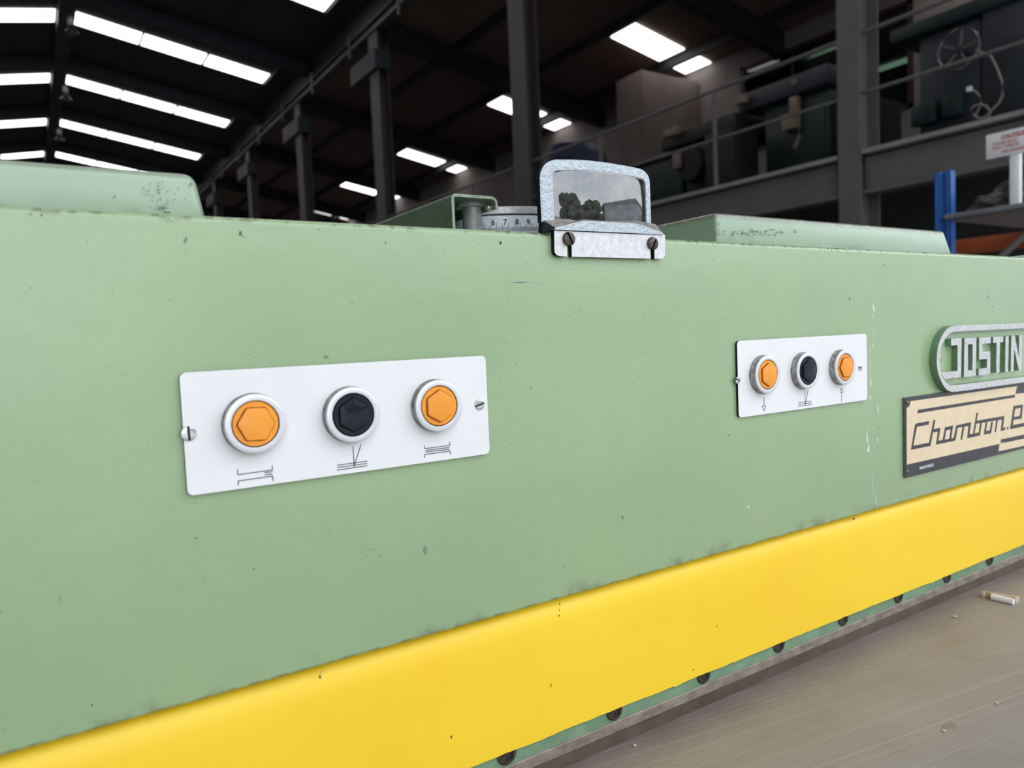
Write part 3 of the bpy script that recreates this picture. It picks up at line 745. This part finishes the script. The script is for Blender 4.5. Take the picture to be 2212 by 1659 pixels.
for k in range(-2, 60):
    th = tks[6][0]-step+step*k/10
    h = .0056 if k % 10 == 0 else (.0040 if k % 5 == 0 else .0026)
    w_ = .00011
    add_prism(bm, [drum(th-w_/DR, DR-.0006, zt0), drum(th+w_/DR, DR-.0006, zt0), drum(th+w_/DR, DR-.0006, zt0+h), drum(th-w_/DR, DR-.0006, zt0+h)], (0, -.00008, 0))
bm_obj('graduation_marks', bm, M_ink, dl)
for dgt, th in zip('56789', [tks[6][0]+step*(k-1) for k in range(5)]):
    o = text_mesh('numeral', dgt, .0052, M_ink, dl, bold=.00004)
    th2 = th-.0019/DR
    o.rotation_euler = (radians(90), 0, th2); o.location = drum(th2, DR-.0002, zt0+.0042)-Vector((cos(th2)*.0015, sin(th2)*.0015, 0))

# ------------------------------------------------------------------ magnifier
mg = empty('magnifier'); mg.parent = mc
tag(mg, 'silver hammered magnifier over the dial')
def c6(px, py, y): return fp(1100+px/5.821, 320+py/5.821, y)
YF = -.0012
outer = [(412, 925), (398, 600), (390, 380), (398, 305), (425, 240), (470, 185), (530, 152), (590, 140), (800, 141), (1000, 150), (1250, 180), (1450, 215), (1640, 252), (1700, 278), (1745, 325), (1770, 390), (1780, 600), (1790, 965)]
inner = [(578, 925), (565, 600), (555, 350), (562, 315), (582, 293), (620, 285), (740, 285), (850, 287), (1100, 300), (1400, 335), (1600, 375), (1665, 388), (1695, 403), (1712, 440), (1718, 600), (1728, 965)]
def resample(pts, n):
    P = [Vector(p) for p in pts]; L = [0]
    for a, b in zip(P, P[1:]): L.append(L[-1]+(b-a).length)
    out = []
    for i in range(n):
        s = L[-1]*i/(n-1); j = max(k for k in range(len(L)) if L[k] <= s+1e-12); j = min(j, len(P)-2)
        f = (s-L[j])/(L[j+1]-L[j]); out.append(P[j].lerp(P[j+1], f))
    return out
# landmarks correspond by order: resample both with same count
O = resample([c6(*p, YF) for p in outer], 90); I = resample([c6(*p, YF) for p in inner], 90)
bm = bmesh.new(); dep = .0042
def ringv(L, y): return [bm.verts.new((p.x, y, p.z)) for p in L]
def shrink(L, M_, f): return [a.lerp(b, f) for a, b in zip(L, M_)]
rg = [ringv(O, YF+dep), ringv(O, YF+.0006), ringv(shrink(O, I, .07), YF+.0001), ringv(shrink(O, I, .16), YF), ringv(shrink(O, I, .9), YF), ringv(I, YF+.0005), ringv(I, YF+dep)]
mi_ = [1, 0, 0, 0, 0, 2, 1]
for j in range(len(rg)):
    a, b = rg[j], rg[(j+1) % len(rg)]
    for k in range(89):
        f = bm.faces.new((a[k], a[k+1], b[k+1], b[k])); f.material_index = mi_[j]
bm.faces.new([r[0] for r in rg]); bm.faces.new([r[-1] for r in rg])
bm_obj('lens_frame', bm, None, mg, smooth=True, mats=[M_hammer, M_hamside, M_grime])
# housing body behind the frame
bm = bmesh.new()
body = shrink(O, I, .05)
add_prism(bm, [(p.x, YF+dep, p.z) for p in body], (0, .0008, 0)); 
bpy_body = bm_obj('backing', bm, M_hamside, mg)
# convex lens: dome over the opening
bm = bmesh.new()
cx_ = sum(p.x for p in I)/len(I); 
xs0, xs1 = min(p.x for p in I), max(p.x for p in I); zs0, zs1 = min(p.z for p in I), max(p.z for p in I)
nx, nz = 56, 36; RL = .078
cxm, czm = (xs0+xs1)/2, (zs0+zs1)/2
def topz(x):   # upper boundary of the opening
    best = zs0
    for a, b in zip(I, I[1:]):
        if min(a.x, b.x) <= x <= max(a.x, b.x) and abs(b.x-a.x) > 1e-7:
            best = max(best, a.z+(b.z-a.z)*(x-a.x)/(b.x-a.x))
    return best
grid = []
for i in range(nx+1):
    x = xs0+(xs1-xs0)*i/nx; xq = min(max(x, xs0+.0004), xs1-.0004); zt_ = topz(xq); col_ = []
    for j in range(nz+1):
        z = zs0+(zt_-zs0)*j/nz
        d2 = (x-cxm)**2+((z-czm)*1.0)**2
        y = YF+.0028-(math.sqrt(RL*RL-d2)-math.sqrt(RL*RL-(xs1-cxm)**2-(zs1-czm)**2))*.55
        col_.append(bm.verts.new((x, y, z)))
    grid.append(col_)
for i in range(nx):
    for j in range(nz): bm.faces.new((grid[i][j], grid[i+1][j], grid[i+1][j+1], grid[i][j+1]))
for f in bm.faces: f.smooth = True
me = bpy.data.meshes.new('lens'); bm.to_mesh(me); bm.free(); lo = link('lens', me, M_lens, mg, smooth=True); lo['label'] = 'convex glass lens mirroring sky and trees'
# base lip
fr_ = [c6(*p, -.0048) for p in ((566, 1024), (580, 1000), (930, 911), (1600, 946), (1925, 1058), (1945, 1086))]
bk_ = [c6(*p, -.0010) for p in ((420, 1060), (425, 905), (930, 880), (1600, 910), (1840, 955), (1870, 1085))]
bm = bmesh.new(); a = [bm.verts.new(p) for p in fr_]; b = [bm.verts.new(p) for p in bk_]; c = [bm.verts.new((p.x, .0034, max(p.z, ZT))) for p in bk_]
bm.faces.new(a); bm.faces.new(c)
for r0, r1, on in ((a, b, 1), (b, c, 0)):
    for i in range(6):
        f = bm.faces.new((r0[i], r0[(i+1) % 6], r1[(i+1) % 6], r1[i]))
        f.material_index = 2 if i in (1, 2, 3) else (1 if i in (0, 5) else 2)
        if not on: f.material_index = 1
bm_obj('base_lip', bm, None, mg, mats=[M_hammer, M_hamside, M_grime])
# slotted mounting plate
YPl = -.0036
pts = [(566, 1028), (1953, 1088), (1960, 1100), (1957, 1345), (1945, 1378), (1915, 1391), (1828, 1392), (1824, 1240), (1776, 1238), (1777, 1390), (787, 1366), (784, 1180), (727, 1178), (729, 1364), (640, 1358), (598, 1345), (573, 1310), (568, 1270)]
prism('mounting_plate', [c6(*p, YPl) for p in pts], (0, .0031, 0), None, mg, mats=[M_alu2, M_hamside], mside=1)
def slotted(name, c, r, h, ang, m, parent, n=28, w=.16):
    """domed screw head facing -Y with a cut slot"""
    sc = empty(name); sc.parent = parent; sc.location = c
    bm = bmesh.new()
    for s in (-1, 1):
        P = []
        a0 = math.asin(w)
        ring = [(cos(a0+(pi-2*a0)*k/n), sin(a0+(pi-2*a0)*k/n)) for k in range(n+1)]
        pro = [(1.0, 0), (1.0, .45), (.93, .78), (.75, .93), (.45, 1.0)]
        R = []
        for f_, hh in pro:
            R.append([bm.verts.new((x*r*f_, -hh*h, s*(max(z*f_, w))*r)) for x, z in ring])
        for A, B in zip(R, R[1:]):
            for k in range(n): bm.faces.new((A[k], A[k+1], B[k+1], B[k]))
        bm.faces.new(R[-1])
        bm.faces.new([q_[0] for q_ in R]+[q_[-1] for q_ in reversed(R)])
    add_prism(bm, [(r*.97*cos(2*pi*k/32), -.2*h, r*.97*sin(2*pi*k/32)) for k in range(32)], (0, .19*h, 0), 1)
    o_ = bm_obj(name, bm, None, parent, smooth=True, mats=[m, M_gap])
    bpy.data.objects.remove(sc)
    o_.location = c; o_.rotation_euler = (0, ang, 0)
    return o_
p = c6(752, 1142, YPl-.001); slotted('screw', (p.x, YPl, p.z), 0.0042, .0026, radians(62), M_dkscrew, mg)
p = c6(1806, 1200, YPl-.001); slotted('screw', (p.x, YPl, p.z), 0.0042, .0026, radians(-62), M_dkscrew, mg)

# ------------------------------------------------------------------ button panels
def rrect(x0, z0, x1, z1, r, y, n=5):
    P = []
    for cx, cz, a0 in ((x1-r, z1-r, 0), (x0+r, z1-r, 90), (x0+r, z0+r, 180), (x1-r, z0+r, 270)):
        for k in range(n+1):
            a = radians(a0+90*k/n); P.append((cx+r*cos(a), y, cz+r*sin(a)))
    return P
def push_button(parent, x, z, colr, hexrot, tilt=0):
    mcol = M_orange if colr == 'orange' else M_black
    rr_ = [(.0142, 0), (.0142, -.0018), (.0139, -.0021), (.0139, -.0048), (.0136, -.0055), (.0130, -.0058), (.0112, -.0057), (.01085, -.0054), (.01080, -.002)]
    b = lathe('bezel', [(0, 0)]+rr_+[(0, -.002)], (x, YPB, z), None, parent, n=72, mats=[M_ring, M_ringside, M_gap], mi=[1, 1, 1, 1, 0, 0, 0, 0, 2, 2])
    # cap: disc, hexagonal groove and domed hexagon
    bm = bmesh.new(); N = 96
    def hexr(a, R):                     # radius of a rounded hexagon at angle a
        t = (a-hexrot) % (pi/3)-pi/6; v = R*cos(pi/6)/cos(t); return min(v, R*.972)
    rings = []
    for kind, R, h in (('c', .01045, -.0020), ('c', .01045, -.0052), ('c', .0102, -.0056), ('h', .0091, -.0056), ('h', .0089, -.0051), ('h', .0087, -.0052), ('h', .0086, -.0066), ('h', .0083, -.0070), ('h', .006, -.0073), ('h', .0035, -.0075), ('h', .001, -.0076)):
        ring = []
        for k in range(N):
            a = 2*pi*k/N; r = R if kind == 'c' else hexr(a, R)
            ring.append(bm.verts.new((x+r*cos(a), YPB+h, z+r*sin(a))))
        rings.append(ring)
    for j, (A, B) in enumerate(zip(rings, rings[1:])):
        for k in range(N):
            f = bm.faces.new((A[k], A[(k+1) % N], B[(k+1) % N], B[k])); f.material_index = 1 if (j in (4, 5) and colr == 'orange') else 0
    bm.faces.new(rings[-1])
    c = bm_obj('button_cap', bm, None, parent, smooth=True, mats=[mcol, M_orange_s])
    c['label'] = ('orange' if colr == 'orange' else 'black')+' push button cap with a raised hexagon'
YPB = -.0022                         # front of both button plates
def button_plate(label, x0, x1, z0, z1, btns, screws, marks):
    pl_ = empty('button_panel'); pl_.parent = mc; pl_['label'] = label
    prism('plate', rrect(x0, z0, x1, z1, .0028, YPB), (0, 1.6e-3, 0), None, pl_, mats=[M_alu, M_hamside], mside=1)  # dark rim paints the shadow gap round the plate
    for px, py, c, hr in btns:
        p = fp(px, py, YPB-.0057); push_button(pl_, p.x, p.z, c, hr)
    for px, py, r, a in screws:
        p = fp(px, py, YPB-.0008); slotted('screw', (p.x, YPB-.00002, p.z), r, .0009, a, M_chrome, pl_, w=.17)
    for segs in marks:
        bars('pictogram', [((fp(*a, YPB).x, fp(*a, YPB).z), (fp(*b, YPB).x, fp(*b, YPB).z)) for a, b in segs], .00038, YPB, M_ink, pl_)
def c1(x, y): return (360+x/3.0722, 740+y/3.0722)
def c2(x, y): return (1560+x/6.506, 690+y/6.506)
def S1(L): return [(c1(*a), c1(*b)) for a, b in L]
def S2(L): return [(c2(*a), c2(*b)) for a, b in L]
z1p, z0p = ZC-.0093, ZC-.0648
button_plate('larger-looking near aluminium panel with two orange buttons and a black one', .0562, .2152, z0p, z1p,
    [(553, 916, 'orange', radians(-3)), (764.3, 896.3, 'black', radians(30)), (949.8, 877, 'orange', radians(30))],
    [(408, 937, .0034, radians(88)), (1037.5, 874, .0031, radians(-14))],
    [S1([((470, 845), (473, 877)), ((473, 877), (702, 845)), ((702, 845), (700, 817)), ((652, 862), (699, 857)), ((652, 878), (699, 872)), ((475, 945), (475, 918)), ((475, 918), (703, 886)), ((703, 886), (707, 915))]),
     S1([((1133, 814), (1329, 787)), ((1133, 829), (1329, 802)), ((1133, 846), (1329, 817)), ((1236, 690), (1245, 825)), ((1289, 678), (1246, 812))]),
     S1([((1710, 684), (1712, 704)), ((1712, 704), (1879, 682)), ((1879, 682), (1879, 660)), ((1720, 715), (1876, 696)), ((1720, 727), (1876, 708)), ((1712, 763), (1712, 743)), ((1712, 743), (1881, 720)), ((1881, 720), (1883, 742))])])
button_plate('farther aluminium panel with arrows under two orange buttons and a black one', .4249, .5848, z0p+.0005, z1p+.0002,
    [(1659.9, 809.3, 'orange', radians(30)), (1747, 800.8, 'black', radians(30)), (1827.4, 793.4, 'orange', radians(0))],
    [(1594.8, 821.5, .0026, radians(35)), (1859.5, 795, .0024, radians(15))],
    [S2([((588, 1098), (588, 1212)), ((562, 1218), (612, 1212)), ((562, 1218), (589, 1282)), ((612, 1212), (589, 1282))]),
     S2([((1075, 1170), (1252, 1147)), ((1075, 1195), (1252, 1172)), ((1075, 1220), (1252, 1196)), ((1162, 990), (1166, 1205)), ((1206, 990), (1170, 1190))]),
     S2([((1678, 1155), (1678, 1027)), ((1657, 1027), (1699, 1023)), ((1657, 1027), (1677, 965)), ((1699, 1023), (1677, 965))])])

# ------------------------------------------------------------------ cast emblem
em = empty('cast_emblem'); em.parent = mc; em['label'] = 'raised metal emblem in an oval frame with block letters'
YE = -.0068
def c3(x, y): return (1930+x/7.844, 690+y/7.844)
def P3(L): return [fp(*c3(*p), YE) for p in L]
out_l = P3([(2212, 60), (1700, 80), (1400, 90), (1060, 100), (960, 118), (890, 175), (830, 260), (780, 370), (745, 500), (732, 640), (735, 790), (760, 920), (800, 1030), (850, 1130), (905, 1195), (975, 1228), (1100, 1222), (1400, 1180), (2212, 1065)])
in_l = P3([(2212, 150), (1700, 175), (1400, 190), (1060, 205), (985, 215), (925, 260), (870, 340), (820, 430), (795, 530), (783, 650), (787, 780), (800, 880), (830, 960), (870, 1040), (905, 1090), (960, 1120), (1060, 1115), (1400, 1070), (2212, 970)])
def chaikin(L, n=2):
    for _ in range(n):
        o2 = [L[0]]
        for a, b in zip(L, L[1:]): o2 += [a.lerp(b, .25), a.lerp(b, .75)]
        L = o2+[L[-1]]
    return L
# equal counts so that the two outlines can be bridged
out_l = resample(chaikin(out_l), 110); in_l = resample(chaikin(in_l), 110)
# run both on to the right by 0.14 m
for L in (out_l, in_l):
    e0 = L[0].copy(); e1 = L[-1].copy(); e0.x = e1.x = 1.02; L.insert(0, Vector((1.02, YE, L[1].z))); L.append(Vector((1.02, YE, L[-2].z)))
bm = bmesh.new()
nO = len(out_l)
def rv(L, y): return [bm.verts.new((p.x, y, p.z)) for p in L]
fo, fi, bo, bi = rv(out_l, YE), rv(in_l, YE), rv(out_l, 0), rv(in_l, -.0012)
for k in range(nO-1):
    for A, B, mi2 in ((fo, fi, 0), (fi, bi, 1), (bo, fo, 1)):
        f = bm.faces.new((A[k], A[k+1], B[k+1], B[k])); f.material_index = mi2
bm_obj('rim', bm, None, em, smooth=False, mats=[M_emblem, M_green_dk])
prism('ground_plate', [(p.x, -.0012, p.z) for p in in_l], (0, .0012, 0), M_green, em)
def letter(polys):
    bm = bmesh.new()
    for k_, pl_ in enumerate(polys): add_prism(bm, [q_+Vector((0, -.00003*k_, 0)) for q_ in P3(pl_)], (0, -YE-.0012, 0), 0, 1)
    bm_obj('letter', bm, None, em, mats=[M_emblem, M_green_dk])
letter([[(975, 325), (1155, 320), (1145, 975), (1085, 982), (1088, 432), (980, 445)], [(805, 895), (1085, 872), (1085, 982), (870, 1012), (838, 960)]])
letter([[(1205, 318), (1408, 308), (1404, 415), (1262, 422), (1262, 870), (1194, 978)], [(1194, 978), (1262, 865), (1340, 858), (1395, 955)], [(1342, 418), (1404, 415), (1395, 955), (1338, 858)]])
letter([[(1452, 306), (1648, 296), (1646, 402), (1510, 415), (1510, 548), (1450, 680)], [(1450, 680), (1510, 545), (1640, 540), (1640, 650), (1585, 670)], [(1640, 540), (1640, 910), (1580, 930), (1585, 665)], [(1582, 820), (1580, 930), (1440, 950), (1445, 838)]])
letter([[(1690, 298), (1862, 288), (1860, 382), (1806, 390), (1690, 398)], [(1748, 394), (1806, 388), (1795, 895), (1740, 905)]])
letter([[(1900, 285), (1955, 282), (1942, 885), (1920, 897), (1893, 890)]])
letter([[(1998, 275), (2050, 272), (2035, 875), (1988, 880)], [(1998, 275), (2055, 272), (2165, 860), (2125, 868)], [(2130, 268), (2180, 265), (2168, 858), (2122, 864)]])
p = fp(*c3(806, 668), -.004); slotted('screw', (p.x, -.0013, p.z), .0031, .0022, .3, M_chrome, em)

# ------------------------------------------------------------------ printed nameplate
npz = empty('nameplate'); npz.parent = mc; npz['label'] = 'black and cream printed nameplate below the emblem'
YN = -.0024
def c4(x, y): return (1930+x/7.543, 820+y/7.543)
def P4(L, y=YN): return [fp(*c4(*p), y) for p in L]
tl, bl = fp(*c4(190, 302), YN), fp(*c4(190, 1606), YN)
zt4, zb4, xl4, xr4 = tl.z+.0002, bl.z, tl.x-.0002, 1.02
prism('plate', [(xl4, YN, zb4), (xr4, YN, zb4), (xr4, YN, zt4), (xl4, YN, zt4)], (0, -YN, 0), None, npz, mats=[M_plate_bk, M_plate_ed], mside=1)
YQ = YN-.00010
cz = lambda x, y: (lambda p: (p.x, p.z))(fp(*c4(x, y), YN))
def pr(name, polys, m, d=.00010, y=YN):
    bm = bmesh.new()
    for k_, L in enumerate(polys): add_prism(bm, P4(L, y), (0, -d-.000012*k_, 0))
    return bm_obj(name, bm, m, npz)
pr('cream_field', [[(278, 352), (2014, 105), (1985, 232), (2127, 218), (2600, 150), (2600, 790), (2127, 895), (1730, 1045), (218, 1385), (214, 470), (262, 430)]], M_plate_cr)
pr('cream_field', [[(1728, 1046), (2127, 962), (2600, 840), (2600, 960), (2127, 1078), (1712, 1168)]], M_plate_cr)
YI = YN-.00010
def ink(name, polys): return pr(name, polys, M_plate_bk, .00008, YI)
ink('stripe', [[(400, 492), (1982, 245), (1975, 290), (388, 550)]])
ink('stripe', [[(1750, 975), (2127, 895), (2600, 790), (2600, 840), (2127, 940), (1742, 1030)]])
# slanted lettering built from strokes
ink('letter', [[(368, 715), (585, 675), (572, 735), (350, 772)], [(352, 720), (385, 765), (322, 1078), (284, 1145)], [(284, 1145), (300, 1082), (600, 1022), (602, 1080)]])
ink('letter', [[(650, 660), (683, 655), (602, 1080), (568, 1085)], [(640, 812), (765, 783), (755, 842), (632, 862)], [(730, 800), (765, 785), (722, 1050), (690, 1060)]])
ink('letter', [[(690, 1060), (705, 1000), (1010, 945), (1005, 995)], [(838, 778), (972, 745), (960, 805), (832, 832)], [(838, 778), (866, 790), (830, 1000), (795, 1010)], [(935, 780), (972, 745), (938, 975), (905, 980)]])
ink('letter', [[(1028, 745), (1266, 692), (1258, 748), (1020, 790)], [(1020, 750), (1055, 745), (1008, 995), (970, 1000)], [(1128, 745), (1160, 740), (1118, 978), (1090, 982)], [(1225, 720), (1266, 692), (1232, 945), (1200, 955)]])
ink('letter', [[(1352, 540), (1380, 535), (1318, 900), (1290, 905)], [(1200, 955), (1215, 898), (1415, 855), (1408, 912)], [(1412, 690), (1445, 684), (1408, 910), (1380, 915)], [(1350, 670), (1808, 590), (1800, 645), (1340, 722)]])
ink('letter', [[(1500, 700), (1530, 694), (1500, 892), (1470, 897)], [(1470, 897), (1482, 842), (1595, 820), (1590, 875)], [(1590, 690), (1622, 684), (1592, 872), (1560, 878)]])
ink('letter', [[(1672, 665), (1702, 660), (1668, 858), (1645, 862)], [(1770, 620), (1806, 600), (1780, 830), (1745, 838)], [(1745, 838), (1756, 790), (1825, 775), (1816, 822)]])
ink('full_stop', [[(1855, 768), (1878, 764), (1868, 812), (1845, 816)]])
ink('letter', [[(1955, 430), (1990, 425), (1935, 800), (1898, 808)], [(1955, 430), (2112, 405), (2104, 455), (1950, 482)], [(2078, 415), (2112, 405), (2088, 630), (2052, 640)], [(1930, 615), (2090, 585), (2082, 635), (1925, 662)], [(1898, 808), (1908, 748), (2127, 705), (2200, 690), (2192, 745), (2127, 762)]])
o = text_mesh('small_print', 'MADE IN FRANCE', .0036, M_whiteink, npz, bold=.00008, sx=.82, shear=.15)
p = fp(*c4(425, 1466), YN-.0001); o.rotation_euler = (radians(90), 0, 0); o.location = p
for (x, y) in ((235, 372), (235, 1505)):
    p = fp(*c4(x, y), YN-.0008); lathe('rivet', [(.0019, 0), (.0018, -.0009), (.0012, -.0015), (0, -.0018)], (p.x, YN, p.z), M_plate_ed, npz, n=20)

# ------------------------------------------------------------------ scuffs, chips and pen marks on the green front
def marks(name, shapes, m, y=-.00004, d=.00003, parent=mc):
    bm = bmesh.new()
    for L in shapes:
        P = [fp(px, py, y) for px, py in L]
        add_prism(bm, P, (0, d, 0))
    o_ = bm_obj(name, bm, m, parent); o_['kind'] = 'stuff'; return o_
rnd = random.Random(11)
def blob(cx, cy, rx, ry, n=9):
    return [(cx+rx*cos(2*pi*k/n)*rnd.uniform(.55, 1.1), cy+ry*sin(2*pi*k/n)*rnd.uniform(.55, 1.1)) for k in range(n)]
def stroke(x0, y0, x1, y1, w):
    dx, dy = x1-x0, y1-y0; l = math.hypot(dx, dy); nx_, ny_ = -dy/l*w/2, dx/l*w/2; mxx = (x0+x1)/2+rnd.uniform(-.03, .03)*l
    return [(x0, y0), (mxx+nx_, (y0+y1)/2+ny_), (x1, y1), (mxx-nx_, (y0+y1)/2-ny_)]
marks('paint_chips', [blob(519, 504, 4, 7), blob(525, 511, 2, 3), blob(360, 459, 9, 2.5), blob(66, 463, 3, 2), blob(90, 465, 3.5, 3), blob(1845, 1120, 4, 2)], M_rust)
sp = [blob(rnd.uniform(20, 1900), rnd.uniform(520, 1150), rnd.uniform(.7, 1.5), rnd.uniform(.7, 1.6), 6) for _ in range(90)]
sp += [blob(a+rnd.gauss(0, s), b+rnd.gauss(0, s*.6), rnd.uniform(.5, 1.3), rnd.uniform(.5, 1.3), 6) for a, b, s, n_ in ((740, 1150, 26, 26), (800, 1200, 16, 14), (890, 780, 20, 8), (1100, 515, 60, 26), (900, 507, 60, 22), (1250, 600, 18, 8), (1840, 545, 40, 14), (1790, 538, 14, 14), (600, 500, 100, 14), (545, 762, 26, 8), (400, 870, 8, 5)) for _ in range(n_)]
sp = [s for s in sp if not (380 < s[0][0] < 1055 and 770 < s[0][1] < 1075) and not (1580 < s[0][0] < 1872 and 715 < s[0][1] < 905) and not (1190 < s[0][0] < 1440 and s[0][1] < 562)]
sp += [blob(1910, 572, 1.5, 2), blob(1835, 645, 1.5, 3.5), blob(548, 1229, 3, 1.3), blob(424, 1163, 3, 2), blob(199, 1523, 3, 3), blob(1081, 525, 3, 5), blob(1345, 1118, 1.3, 5), blob(833, 524, 2, 2)]
marks('dark_specks', sp, M_dkspeck)
marks('grey_scuffs', [blob(401, 519, 5, 8), blob(704, 772, 10, 3.5), blob(918, 1188, 5, 12), stroke(350, 465, 368, 489, 1.2), stroke(362, 470, 378, 486, 1),
      stroke(441, 1247, 444, 1262, 2), stroke(128, 1282, 134, 1306, 3), stroke(400, 525, 404, 560, .8), stroke(1390, 677, 1397, 696, .7), stroke(1397, 696, 1420, 680, .7), stroke(1420, 680, 1426, 684, .7), stroke(1435, 686, 1427, 688, .8), stroke(1076, 739, 1104, 741, 1), stroke(60, 380, 100, 384, .6)], M_grayspeck)
marks('pale_scuffs', [blob(rnd.gauss(2140, 16), rnd.gauss(655, 18), rnd.uniform(.8, 2.4), rnd.uniform(.8, 2.8), 7) for _ in range(60)], M_bluesc)
marks('blue_pen_line', [stroke(1101, 611, 1146, 609, 2.0), stroke(1145, 611, 1176, 612, .8), stroke(1088, 614, 1092, 611, 1.2)], M_blueink)
marks('white_scratches', [stroke(1886, 654, 1889, 680, 3.5), stroke(1884, 680, 1886, 688, 2), stroke(1878, 745, 1880, 765, 1.2), stroke(1884, 738, 1886, 752, 1.5), stroke(1881, 814, 1881, 838, 3.2), stroke(1879, 852, 1880, 866, 3),
      stroke(1896, 872, 1898, 896, 2.6), stroke(1872, 922, 1876, 970, 3), blob(1876, 968, 3, 12), stroke(1895, 945, 1896, 956, 2.4), stroke(1886, 700, 1888, 735, .8), stroke(1880, 770, 1880, 812, .8), stroke(1892, 1060, 1894, 1100, 1.0), blob(1617, 1095, 2, 5), stroke(1883, 1000, 1886, 1090, .7)], M_whitescr)
marks('yellow_strip_chips', [blob(691, 1462, 3, 5), stroke(690, 1455, 694, 1450, 1.4), blob(1843, 1122, 2, 2), blob(1209, 1305, 1.5, 4), blob(1209, 1318, 1.5, 3), blob(1208, 1330, 1.5, 3), blob(975, 1592, 2, 4), blob(1190, 1482, 1.2, 3), blob(1498, 1447, 1.6, 2.2), blob(1549, 1353, 1.2, 2), stroke(1192, 1475, 1190, 1484, 1)], M_rust, y=.0014)

hs = [blob(rnd.gauss(345, 16), rnd.gauss(415, 22), rnd.uniform(.6, 2.0), rnd.uniform(.6, 2.4), 7) for _ in range(70)]+[blob(rnd.gauss(352, 10), rnd.gauss(449, 4), rnd.uniform(.8, 2.2), rnd.uniform(.8, 2.2), 7) for _ in range(24)]+[stroke(92, 384, 96, 402, 1.4), blob(412, 398, 3, 5), blob(247, 424, 3, 3)]
hs = [b_ for b_ in hs if 386 < b_[0][1] < 456]
marks('hood_smudges', hs, M_smudge, y=.0153, d=.00003)
hs = [blob(rnd.uniform(1560, 1720), 500+rnd.gauss(0, 4)+.05*(rnd.uniform(0, 100)), rnd.uniform(1, 4), rnd.uniform(.6, 1.6), 7) for _ in range(60)]+[blob(rnd.gauss(1550, 3), rnd.uniform(466, 515), rnd.uniform(.8, 2), rnd.uniform(1, 2.5), 7) for _ in range(16)]
hs = [b_ for b_ in hs if b_[0][1] < 514]
marks('hood_smudges', hs, M_smudge, y=.0173, d=.00003)
# ------------------------------------------------------------------ loose things on the table and the machine top
tb = TABLE
st = empty('plastic_clip', 'cream clip holding a short white rod, lying on the brown table', 'clip')
a0, a1 = at(2124, 1278, z=tb+.003), at(2197, 1294, z=tb+.003)
w0, w1 = at(2142, 1289, z=tb+.0028), at(2190, 1300, z=tb+.0028)
dv = (a1-a0).normalized(); sv = Vector((-dv.y, dv.x, 0)); 
if sv.x < 0: sv = -sv
def obox(name, p0, p1, w_, z0, z1, m, parent, bev=.0006):
    dv = (p1-p0); dv.z = 0; dv.normalize(); sv = Vector((-dv.y, dv.x, 0))*w_/2
    q0 = Vector((p0.x, p0.y, z0)); q1 = Vector((p1.x, p1.y, z0))
    return prism(name, [q0-sv, q1-sv, q1+sv, q0+sv], (0, 0, z1-z0), m, parent, bevel=bev)
a0b, a1b = at(2124, 1276, z=tb+.006), at(2196, 1289, z=tb+.006)
obox('back_rail', a0b, a1b, .0022, tb, tb+.0062, M_cream, st)
obox('end_stop', a1b-dv*.0012, a1b+dv*.0012, .0085, tb, tb+.0060, M_cream, st)
obox('hook', a0b-dv*.001, a0b+dv*.0022, .0065, tb, tb+.0055, M_cream, st)
tag(tube('rod', [w0, w0+(w1-w0)*.02, w1], .0030, M_whitep, st, n=14), 'white rod')
for i, (px, py, s_, lab) in enumerate([(2062, 1334, .0016, 'pale crumb on the table left of the cream clip'), (2039, 1580, .0012, 'pale crumb on the table near the dark spot'),
        (2152, 1520, .0011, 'small chip on the table toward the lower right corner'), (1371, 1612, .0012, 'pale splinter by the table edge at the bottom')]):
    p = at(px, py, z=tb)
    bm = bmesh.new(); bmesh.ops.create_icosphere(bm, subdivisions=2, radius=s_)
    rn = random.Random(i)
    for v in bm.verts: v.co = Vector((v.co.x*rn.uniform(.8, 1.3), v.co.y*rn.uniform(.7, 1.2), v.co.z*.7))
    for v in bm.verts: v.co += Vector((p.x, p.y, tb+s_*.6))
    tag(bm_obj('crumb', bm, M_cream, smooth=True), lab, 'crumb', 'crumbs on the table')
bm = bmesh.new(); P = [at(*b_, z=tb+.00002) for b_ in blob(2050, 1568, 20, 10, 14)]; add_prism(bm, P, (0, 0, .00004))
bm_obj('oil_spot', bm, mat('oil_spot', (.20, .175, .15), .35, c2=(.26, .23, .20), scale=200), mc)
s0 = empty('folding_rule', 'white strip with a yellow edge lying on the machine top at the right edge', 'strip')
box('strip', (.888, .004, ZT+.0010), (1.15, .030, ZT+.0026), M_whitep, s0, bevel=.0003)
box('strip_edge', (.888, .003, ZT+.00005), (1.15, .030, ZT+.0010), M_yel2, s0, bevel=.0001)
for o_ in list(scene.objects):
    for k in ('_c',):
        if k in o_.keys(): del o_[k]
